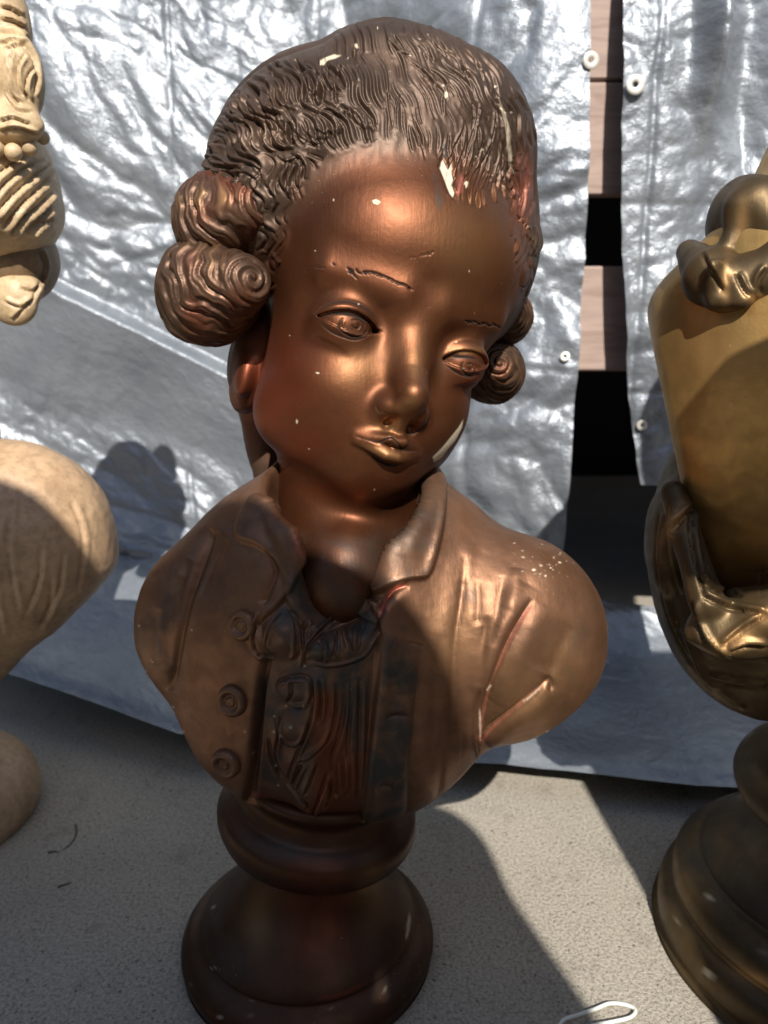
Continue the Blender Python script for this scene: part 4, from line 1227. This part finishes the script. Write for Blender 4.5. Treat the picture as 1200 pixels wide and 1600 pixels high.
def f_lbody(p):
    d = E_(p, 15, 850, 0, 168, 62, 165)
    d = su(d, E_(p, -90, 930, 0, 150, 60, 170), 20)
    d = su(d, E_(p, -240, 860, 0, 150, 58, 165), 30)
    d = su(d, E_(p, -110, 800, 0, 120, 54, 100), 30)
    c = aty(165, 890, YL)
    d = si(d, ((p[:, 0] - c[0]) * .70 + (p[:, 2] - c[2]) * -.71) - 6, 8)
    c = aty(182, 840, YL)
    d = si(d, (p[:, 0] - c[0]) * .97 + (p[:, 2] - c[2]) * .1, 14)
    d = si(d, aty(0, 1150, YL)[2] - p[:, 2], 6)
    return d
LR = Relief()
for q in [(83,255, 55,275, 20,305, -10,340), (84,275, 60,295, 30,325, 5,360), (83,300, 62,322, 35,345, 18,368), (80,325, 60,345, 40,362), (70,250, 40,262, 10,285, -10,310), (40,245, 10,262, -20,290), (84,345, 62,350, 45,365)]:
    LR.stroke(list(zip(q[0::2], q[1::2])), 5, 3.2, 'm', .15)
    pts = np.array(list(zip(q[0::2], q[1::2]))) + [3, 7]; LR.stroke([tuple(z) for z in pts], 2, .9, 'm')
for q in [(60,390, 70,420, 50,470), (30,450, 50,455, 62,445), (5,470, 30,480, 48,470), (20,500, 35,485, 55,465)]:
    LR.stroke(list(zip(q[0::2], q[1::2])), 3.5, 2.0, 'm', .15)
LB = Relief()
for q in [(20,760, 14,860, 30,960), (65,850, 60,910, 40,960), (80,900, 78,950, 60,985), (0,800, -10,900, 5,1000), (100,860, 92,920, 70,965), (110,780, 130,840, 120,930)]:
    LB.stroke(list(zip(q[0::2], q[1::2])), 5, 1.6, 'm', .2)
def sculpt2(name, f, lo, hi, h, mat, par, rel, amp=.5):
    P, Q = mesh_sdf(f, lo, hi, h)
    N = vnormals(P, Q)
    P = P + N * (amp * noise(P.astype(F32), .05, 3) + .5 * amp * noise(P.astype(F32), .14, 5))[:, None]
    at = {}
    if rel is not None:
        P = rel.apply(P, N); at = rel.attrs(P, N, ATT)
    return under(mk(name, P, Q, mat, None, (), at), par)
sculpt2('head', f_lhair, (-520, -40, 380), (-130, 260, 780), 1.6, M_CREAM, lady, LR, 1.0)
sculpt2('neck', f_lneck, (-480, 30, 220), (-130, 250, 520), 2.0, M_CREAM_SHADE, lady, LR)
sculpt2('shoulders', f_lbody, (-560, 20, 90), (-140, 240, 420), 2.0, M_CREAM2, lady, LB, 1.0)
# leafy scroll of the comb, over the hair
OR = Relief()
for q in [(8,90, 4,120, 8,150, 25,172, 50,176), (18,80, 12,115, 16,145, 32,162), (40,85, 28,105, 28,130, 36,150), (55,105, 44,118, 40,140, 46,158), (10,78, 35,70, 52,90, 58,120, 54,150), (0,10, 20,16, 34,26), (0,30, 20,34, 38,44), (0,52, 22,50, 40,60), (0,70, 20,64, 42,70), (0,190, 20,185, 45,195), (0,205, 25,200, 60,210)]:
    OR.stroke(list(zip(q[0::2], q[1::2])), 3.4, 2.4, 'm', .15)
def f_scroll(p):
    d = E_(p, 26, 122, -28, 34, 14, 56)
    d = su(d, E_(p, 2, 40, -10, 38, 16, 60), 6)
    d = su(d, E_(p, 10, 195, -34, 48, 12, 26), 6)
    return d
sculpt2('ornament', f_scroll, (-400, 20, 480), (-130, 220, 760), 1.0, M_CREAM, lady, OR, .8)
bp = None
for k, (px, py, r_) in enumerate([(-8, 232, 11), (21, 238, 11), (46, 230, 11), (67, 215, 9)]):
    P, Q = lathe_mesh([(max(.05, math.sin(t) * r_ * SL), -math.cos(t) * r_ * SL) for t in np.linspace(0, math.pi, 13)], 20)
    c = aty(px, py, YL - .046 + .0006 * k * k * 6)
    under(mk('bead', P + c, Q, M_CREAM), lady)
def f_leaf(p):
    d = E_(p, 20, 470, -22, 34, 9, 34)
    d = su(d, E_(p, 45, 452, -18, 20, 8, 18), 4)
    return d
sculpt2('leaf', f_leaf, (-360, 40, 330), (-130, 200, 480), 1.2, M_CREAM, lady, LR)
P, Q = lathe_mesh([(max(a, .05), b) for a, b in crom([(0, 0), (70, 0), (79, 4), (82, 14), (80, 28), (72, 42), (58, 54), (46, 64), (40, 78), (40, 96), (48, 108), (52, 118), (50, 128), (0, 130)], 4)], 80)
under(mk('socle', P + np.array([-336, 135, 0]), Q, M_CREAM2), lady)

# ------------------------------------------------------------------ gold bust at the right edge
gold = thing('bust', 'gold and dark brown bust with a bow on its shoulder, cut by the right edge', 'bust', (.349, .001, 0))
YR = .012
SG = .452 / 1202 * 1000
def G_(p, px, py, dy, rx, ry, rz):
    c = aty(px, py, YR + dy / 1000); return ell(p, tuple(c), (rx * SG, ry, rz * SG))
def halfpx(p, a, b):                                   # keeps the side to the right of a->b (pixels, at YR)
    A = aty(*a, YR); B = aty(*b, YR); d = B - A
    rv = A / 1000 - CAM
    n = np.cross(rv, d); n /= np.linalg.norm(n)          # the cut runs back along the line of sight, its face turned away
    if n @ (np.array([-d[2], 0, d[0]])) < 0: n = -n
    return (p - A.astype(F32)) @ n.astype(F32)
def f_gchest(p):
    d = G_(p, 1215, 600, 20, 218, 84, 400)
    d = si(d, -halfpx(p, (1005, 465), (1058, 725)), 5)
    d = si(d, -halfpx(p, (1190, 285), (1005, 466)), 9)
    d = su(d, G_(p, 1330, 300, 10, 120, 50, 200), 20)
    d = si(d, aty(1100, 1000, YR)[2] - p[:, 2], 4)
    return d
def f_gdrape(p):
    d = G_(p, 1215, 850, 10, 198, 82, 300)
    l1 = halfpx(p, (1062, 690), (1112, 930))
    l2 = halfpx(p, (1085, 905), (1260, 985))
    d = si(d, np.minimum(l1, l2), 10)
    d = su(d, G_(p, 1150, 985, -58, 70, 20, 40), 12)
    d = su(d, G_(p, 1215, 955, -64, 60, 20, 34), 12)
    d = su(d, G_(p, 1042, 840, -4, 24, 24, 78), 14)
    d = su(d, cap(p, tuple(aty(1052, 770, YR - .02)), tuple(aty(1104, 940, YR - .06)), 7, 9), 8)
    return d
def f_gbow(p):
    p = p - V(0, 13, 0)
    d = G_(p, 1178, 342, -14, 46, 26, 62)                            # knot with a hollow loop
    d = ss(d, G_(p, 1192, 352, -44, 22, 16, 30), 6)
    d = su(d, cap(p, tuple(aty(1168, 318, YR - .032)), tuple(aty(1158, 376, YR - .034)), 5, 4), 4)
    d = su(d, cap(p, tuple(aty(1158, 376, YR - .034)), tuple(aty(1196, 388, YR - .036)), 4, 5), 4)
    d = su(d, cap(p, tuple(aty(1200, 320, YR - .03)), tuple(aty(1250, 380, YR - .04)), 14, 16), 8)
    sl = chain(p, [tuple(aty(1092, 392, YR - .008)), tuple(aty(1128, 432, YR - .034)), tuple(aty(1165, 446, YR - .042)), tuple(aty(1215, 430, YR - .048)), tuple(aty(1270, 400, YR - .05))], [7, 15, 15, 14, 14])
    d = su(d, sl, 6)
    d = su(d, cap(p, tuple(aty(1134, 412, YR - .052)), tuple(aty(1134, 470, YR - .046)), 3.2, 4.5), 5)
    d = su(d, cap(p, tuple(aty(1134, 470, YR - .05)), tuple(aty(1178, 470, YR - .056)), 3.4, 3.4), 5)
    d = su(d, cap(p, tuple(aty(1150, 416, YR - .05)), tuple(aty(1180, 468, YR - .056)), 2.6, 3.4), 4)
    return d
def f_ghead(p):
    c = np.array([420, 0, 640.])
    d = ell(p, tuple(c), (60, 66, 72))
    d = su(d, ell(p, tuple(c + [0, -58, -14]), (9, 12, 14)), 12)
    d = su(d, ell(p, tuple(c + [0, 8, 30]), (64, 62, 52)), 8)
    d = su(d, ell(p, tuple(c + [0, -22, -50]), (36, 34, 30)), 20)
    d = su(d, cap(p, tuple(c + [0, 24, -30]), (400, 30, 500), 40, 50), 24)
    return d
GR = Relief()
for q in [(1096,394, 1112,425, 1130,455), (1150,428, 1160,450, 1172,464), (1190,462, 1186,440, 1200,418)]: GR.stroke(list(zip(q[0::2], q[1::2])), 5, 1.8, 'm', .2)
GR.blob('gold', 1160, 345, 10, 30, .7); GR.blob('gold', 1134, 445, 7, 30, .8); GR.blob('gold', 1180, 465, 20, 8, .7)
GD = Relief()
for q in [(1030,800, 1026,870, 1040,950, 1075,1030, 1120,1090), (1048,790, 1042,860, 1060,930), (1085,760, 1080,840, 1100,930), (1095,930, 1140,950, 1200,960), (1130,1010, 1160,985, 1200,960), (1140,1020, 1170,1010, 1200,1012), (1080,940, 1100,1000, 1140,1030), (1110,1060, 1150,1070, 1200,1075), (1060,980, 1100,1060, 1160,1110), (1090,900, 1120,925, 1160,930), (1050,830, 1075,800, 1090,790)]:
    GD.stroke(list(zip(q[0::2], q[1::2])), 5, 3.0, 'm', .15)
GD.blob('gold', 1055, 815, 10, 30, .9, 35); GD.blob('gold', 1150, 1000, 40, 14, .8, -30); GD.blob('gold', 1195, 965, 20, 12, .9)
# the letter T scratched on the drapery
GD.stroke([(1176,894), (1200,889), (1226,885)], 2.0, .8, taper=0); GD.stroke([(1190,892), (1190,912), (1190,930)], 2.0, .8, taper=0)
GD.paint('ink', [(1176,894), (1200,889), (1226,885)], 2.0, .8, 0); GD.paint('ink', [(1190,892), (1190,912), (1190,930)], 2.0, .8, 0)
GC = Relief()
for q in ([(1176,894), (1200,889), (1226,885)], [(1190,892), (1190,912), (1190,930)]):
    GC.stroke(q, 2.0, .8, taper=0); GC.paint('ink', q, 2.0, .7, 0)
GC.blob('red', 1180, 900, 60, 60, .25); GC.blob('gold', 1130, 560, 90, 120, .5)
sculpt2('chest', f_gchest, (140, -110, 180), (520, 170, 600), 1.6, M_GOLD, gold, GC, .5)
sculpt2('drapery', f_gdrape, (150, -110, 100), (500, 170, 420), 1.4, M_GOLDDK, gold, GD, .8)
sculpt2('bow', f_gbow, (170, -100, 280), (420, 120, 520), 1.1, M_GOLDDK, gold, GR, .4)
sculpt2('head', f_ghead, (310, -130, 440), (540, 130, 760), 2.4, M_GOLD, gold, None, .5)
prof = [(0, 0), (108, 0), (113, 3), (114, 16), (111, 24), (106, 28), (105, 31), (106, 36), (104, 46), (96, 54), (90, 56), (88, 59), (80, 68), (66, 76), (57, 84), (54, 92), (58, 98), (68, 104), (74, 114), (74, 124), (68, 134), (58, 140), (52, 146), (50, 175), (0, 176)]
P, Q = lathe_mesh([(max(a, .05), b) for a, b in crom(prof, 4)], 110)
N = vnormals(P, Q); P += N * (.5 * noise(P.astype(F32), .03, 3))[:, None]
P = P + np.array([349, 1, 0])
N = vnormals(P, Q)
GS = Relief()
for x, y, r_ in [(1105,1398,4), (1108,1520,3), (1060,1440,2.5), (1190,1480,3), (1165,1455,2)]: GS.paint('chip', [(x, y), (x + 2, y + 6)], r_, .8, 0)
GS.blob('gold', 1180, 1530, 40, 10, .7, 25); GS.blob('gold', 1075, 1380, 10, 40, .5, -25); GS.blob('patina_shade', 1090, 1340, 30, 30, .8); GS.blob('patina_shade', 1160, 1400, 40, 40, .7); GS.blob('patina_shade', 1180, 1290, 40, 30, .7)
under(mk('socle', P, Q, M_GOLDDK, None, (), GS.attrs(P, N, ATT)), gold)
print('statues', time.time() - T00)

# ------------------------------------------------------------------ small things on the concrete
M_CORD = newmat('white_cord')[0]
_b = M_CORD.node_tree.nodes['Principled BSDF']; _b.inputs['Base Color'].default_value = (.72, .74, .68, 1); _b.inputs['Roughness'].default_value = .35
def onground(q, z): return [np.append(atz(x, y, z)[:2], z * 1000) for x, y in q]
pts = crom(onground([(872, 1612), (880, 1598), (905, 1590), (930, 1580), (950, 1570), (968, 1568), (985, 1572), (993, 1580), (985, 1592), (960, 1600), (930, 1606), (905, 1612)], .0022), 6)
pts[:, 2] += 1.2 * np.sin(np.linspace(0, 9, len(pts))) + 1.0
cord = tube('cord', pts - np.array([175, -60, 0]), 1.15, M_CORD, n=8)
cord.location = (.175, -.06, 0); cord['label'] = 'thin white looped cord lying on the sunlit concrete'; cord['category'] = 'cord'
M_TWIG = newmat('dry_twig')[0]
_b = M_TWIG.node_tree.nodes['Principled BSDF']; _b.inputs['Base Color'].default_value = (.09, .065, .045, 1); _b.inputs['Roughness'].default_value = .8
for k, (q, lb) in enumerate([([(118,1288), (119,1302), (112,1316), (98,1328)], 'curled dark dry twig on the shaded concrete left of the socle'),
                      ([(75,1332), (84,1330), (92,1331)], 'short straight dry stem lying just below the curled twig'),
                      ([(90,1386), (100,1382), (112,1379)], 'thin lone dry stem lying nearest the front on the shaded concrete')]):
    p = crom(onground(q, .0010), 5); c = p.mean(0) * [1, 1, 0]
    o = tube('twig', p - c, np.linspace(.8, .3, len(p)), M_TWIG, n=6)
    o.location = c / 1000; o['label'] = lb; o['category'] = 'twig'; o['group'] = 'dry twigs on the concrete'
# ------------------------------------------------------------------ the photographer: squats behind the camera, back to the sun; the shadow on the busts is this figure's
SV = np.array(SUND); UX = np.array([math.cos(R(SUN_AZ)), math.sin(R(SUN_AZ)), 0]); VV = np.cross(SV, UX); VV *= np.sign(VV[2])
def sp(u, v, s): return (CAM + u * UX + v * VV + s * SV) * 1000
PH = sp(-.030, .058, .56)
PZ = PH[2]
def pz(dx, dy, z): return tuple(np.array([PH[0] + dx, PH[1] + dy, z]))
def f_person(p):
    h = tuple(PH)
    d = ell(p, h, (84, 102, 120))                                   # head
    d = su(d, ell(p, pz(0, -14, PZ + 22), (112, 118, 112)), 12)      # full hair
    d = su(d, sph(p, tuple(sp(-.078, .150, .56)), 74), 20)          # bun-like lump added to widen the head's cast shadow
    d = su(d, ell(p, pz(0, 96, PZ - 22), (13, 18, 22)), 14)          # nose
    d = su(d, ell(p, pz(0, 84, PZ - 62), (26, 14, 9)), 10)           # mouth
    d = su(d, ell(p, pz(0, 62, PZ - 92), (40, 38, 30)), 16)          # jaw
    for s in (-1, 1):
        d = su(d, ell(p, pz(90 * s, -4, PZ - 22), (9, 20, 30)), 5)
        d = ss(d, ell(p, pz(32 * s, 100, PZ + 6), (17, 14, 9)), 8)
        d = np.minimum(d, sph(p, pz(32 * s, 80, PZ + 6), 12))
    d = su(d, cap(p, pz(0, -20, PZ - 70), pz(0, -45, PZ - 190), 58, 66), 25)
    d = su(d, cap(p, pz(-120, -60, PZ - 215), pz(120, -60, PZ - 215), 70, 70), 40)
    d = su(d, ell(p, pz(0, -90, PZ - 360), (165, 115, 190)), 50)
    d = su(d, ell(p, pz(0, -150, PZ - 540), (165, 140, 120)), 50)
    hands = {1: (np.array([CAM[0] + .052, CAM[1] - .03, CAM[2] - .035]) * 1000), -1: (np.array([CAM[0] - .068, CAM[1] - .03, CAM[2] - .06]) * 1000)}
    d = su(d, cap(p, pz(-175, -60, PZ - 225), tuple(sp(-.17, .0, .3)), 74, 60), 30)      # sleeve-like bulk added to shape the cast shadow
    d = su(d, cap(p, tuple(sp(-.35, .125, .36)), tuple(sp(-.13, .07, .32)), 104, 84), 40)
    d = su(d, cap(p, tuple(sp(-.27, .05, .34)), tuple(sp(-.14, -.03, .26)), 70, 60), 30)
    d = su(d, cap(p, tuple(sp(.078, .04, .34)), tuple(sp(.080, -.12, .26)), 47, 45), 20)
    for s in (-1, 1):
        sh = pz(175 * s, -60, PZ - 225)
        el = tuple(sp(-.235, .212, .46)) if s < 0 else tuple(sp(.082, .03, .34))
        if s < 0: hands[s] = sp(-.13, .20, .5)                          # left hand raised to the hair, elbow out
        wr = tuple(hands[s] + [18 * s, -62, -46]) if s > 0 else tuple(sp(-.165, .205, .49))
        d = su(d, cap(p, sh, el, 88 if s < 0 else 56, 74 if s < 0 else 42), 24)
        d = su(d, cap(p, el, wr, 68 if s < 0 else 41, 34 if s < 0 else 26), 14)
        d = su(d, cap(p, wr, tuple(hands[s] + [8 * s, -28, -14]), 24, 21), 12)
        for i, (dz, ln) in enumerate([(20, 40), (4, 44), (-12, 41), (-28, 34)]):     # fingers wrap the back of the phone
            k0 = hands[s] + [10 * s, -22, dz - 12]; k1 = k0 + [4 * s, 12, 2]; k2_ = k1 + [-ln * .5 * s, 2, 2]
            d = su(d, chain(p, [tuple(k0), tuple(k1), tuple(k2_)], [9, 8.2, 6.8]), 5)
        k0 = hands[s] + [6 * s, -34, 10]; d = su(d, chain(p, [tuple(k0), tuple(k0 + [-6 * s, -6, 18]), tuple(k0 + [-22 * s, -4, 26])], [11, 9, 7]), 6)
        hip = pz(95 * s, -160, PZ - 560); kn = pz(170 * s + (0), 150, 430 if s < 0 else 300); an = pz(120 * s, -70 if s < 0 else -150, 95)
        d = su(d, cap(p, hip, kn, 92, 62), 30)
        d = su(d, cap(p, kn, an, 60, 40), 22)
        d = su(d, cap(p, (an[0], an[1] - 20, 48), (an[0] + 14 * s, an[1] + 150, 38), 40, 34), 22)
    d = np.maximum(d, 4 - p[:, 2])
    return d
P, Q = mesh_sdf(f_person, (-620, -1500, 0), (520, -380, PZ + 180), 6)
mc, ntc, bc = newmat('clothing_and_skin'); kk = NT(ntc)
c3 = kk.n('Attribute', attribute_name='kindmap').outputs['Vector']
kk.l(c3, bc.inputs['Base Color']); bc.inputs['Roughness'].default_value = .8
col = np.full((len(P), 3), .035); col[:, 2] = .045
col[P[:, 2] < PZ - 500] = (.035, .055, .11)
skin = (P[:, 2] > PZ - 130) | (np.linalg.norm(P - CAM * 1000, axis=1) < 105)
col[skin] = (.42, .25, .17)
hr_ = (P[:, 2] > PZ + 40) | ((P[:, 2] > PZ - 60) & (P[:, 1] < PH[1] - 10)); col[hr_] = (.03, .02, .014)
foot = P[:, 2] < 80; col[foot] = (.12, .11, .10)
per = mk('person', P - [PH[0], PH[1] - 100, 0], Q, mc, None, (), {'kindmap': col})
per.location = (PH[0] / 1000, PH[1] / 1000 - .1, 0)
per['label'] = 'squatting person with dark hair and top whose shadow falls across the brown bust'; per['category'] = 'person'
M_PHONE = newmat('phone_glass')[0]; _b = M_PHONE.node_tree.nodes['Principled BSDF']; _b.inputs['Base Color'].default_value = (.015, .015, .017, 1); _b.inputs['Roughness'].default_value = .15
ph = thing('phone', 'dark phone held upright in the hand of the squatting person', 'phone', tuple(CAM + np.array([0, -.02, -.12])))
o = under(box('phone_body', (CAM[0] * 1000 - 10, CAM[1] * 1000 - 17, CAM[2] * 1000 - 58), (74, 8, 150), M_PHONE, None, 2), ph)
print('person', time.time() - T00)

# tall crate with a rolled rug, added unseen to shade the gold bust
cx0 = float(sp(.216, 0, .25)[0])
cr_ = thing('shadow_crate', 'tall weathered wooden crate added out of view to cast shade, a rolled rug on top', 'shadow_crate', ((cx0 + 150) / 1000, -.33, 0))
for i in range(5): under(box('slat', (cx0 + 150, -392, 52 + i * 109), (300, 14, 101), M_WOOD, None, 2), cr_); under(box('slat', (cx0 + 150, -268, 52 + i * 109), (300, 14, 101), M_WOOD, None, 2), cr_)
for i in range(5): under(box('slat', (cx0 + 7, -330, 52 + i * 109), (14, 108, 101), M_WOOD, None, 2), cr_); under(box('slat', (cx0 + 293, -330, 52 + i * 109), (14, 108, 101), M_WOOD, None, 2), cr_)
under(box('lid', (cx0 + 150, -330, 548), (300, 138, 10), M_WOOD, None, 2), cr_)
M_RUG = newmat('shadow_rug_brown')[0]; _b = M_RUG.node_tree.nodes['Principled BSDF']; _b.inputs['Base Color'].default_value = (.10, .05, .03, 1); _b.inputs['Roughness'].default_value = .95
P, Q = lathe_mesh([(.1, -238), (20, -238), (40, -233), (51, -220), (53, -190), (54, 0), (53, 190), (50, 222), (36, 234), (.1, 236)], 40)
P = np.stack([P[:, 2], P[:, 0], P[:, 1]], -1) + .0
P += (2.5 * noise(P.astype(F32), .03, 3))[:, None]
rug = mk('shadow_rug', P, Q[:, ::-1], M_RUG); rug.location = ((cx0 - 50 + 238) / 1000, -.33, .607)
rug['label'] = 'rolled brown rug lying on the tall crate, added out of view to shadow the gold bust'; rug['category'] = 'rug'

# hedge added out of view to block low sky light and darken reflections
M_BLOCKER, nth, bh_ = newmat('blocker_leaves'); kh = NT(nth)
kh.l(kh.ramp(kh.noise(6, 6, .7), [(.3, (.012, .02, .008)), (.6, (.045, .07, .025)), (.8, (.07, .09, .035))]), bh_.inputs['Base Color']); bh_.inputs['Roughness'].default_value = .8
aa = np.linspace(R(150), R(390), 260); zz = np.linspace(0, 1, 26)
A2, Z2 = np.meshgrid(aa, zz)
rad = 5.2 + .5 * np.sin(A2 * 3) + .25 * (1 - Z2)
PX = np.stack([rad * np.cos(A2), rad * np.sin(A2) - .3, Z2 * 2.6], -1).reshape(-1, 3)
top_ = PX.copy(); PX2 = PX * [1, 1, 1]
PX2 += (fbm(PX.astype(F32), 1.6, 3, 3)[:, None] * [.35, .35, .25])
PX2[:, 2] = np.maximum(PX2[:, 2], -.02)
i = np.arange(25)[:, None] * 260 + np.arange(259)[None]
inner = np.stack([i, i + 1, i + 261, i + 260], -1).reshape(-1, 4)
outer = PX2.copy(); outer[:, :2] *= 1.16
n0 = len(PX2); tp = 25 * 260 + np.arange(259)
cap_ = np.stack([tp, tp + 1, tp + 1 + n0, tp + n0], -1)
hedge_blocker = mk('hedge_blocker', np.concatenate([PX2, outer]), np.concatenate([inner, inner[:, ::-1] + n0, cap_]), M_BLOCKER, scale=1)
hedge_blocker['label'] = 'tall dark clipped hedge added out of view to block low sky light'; hedge_blocker['category'] = 'hedge_blocker'
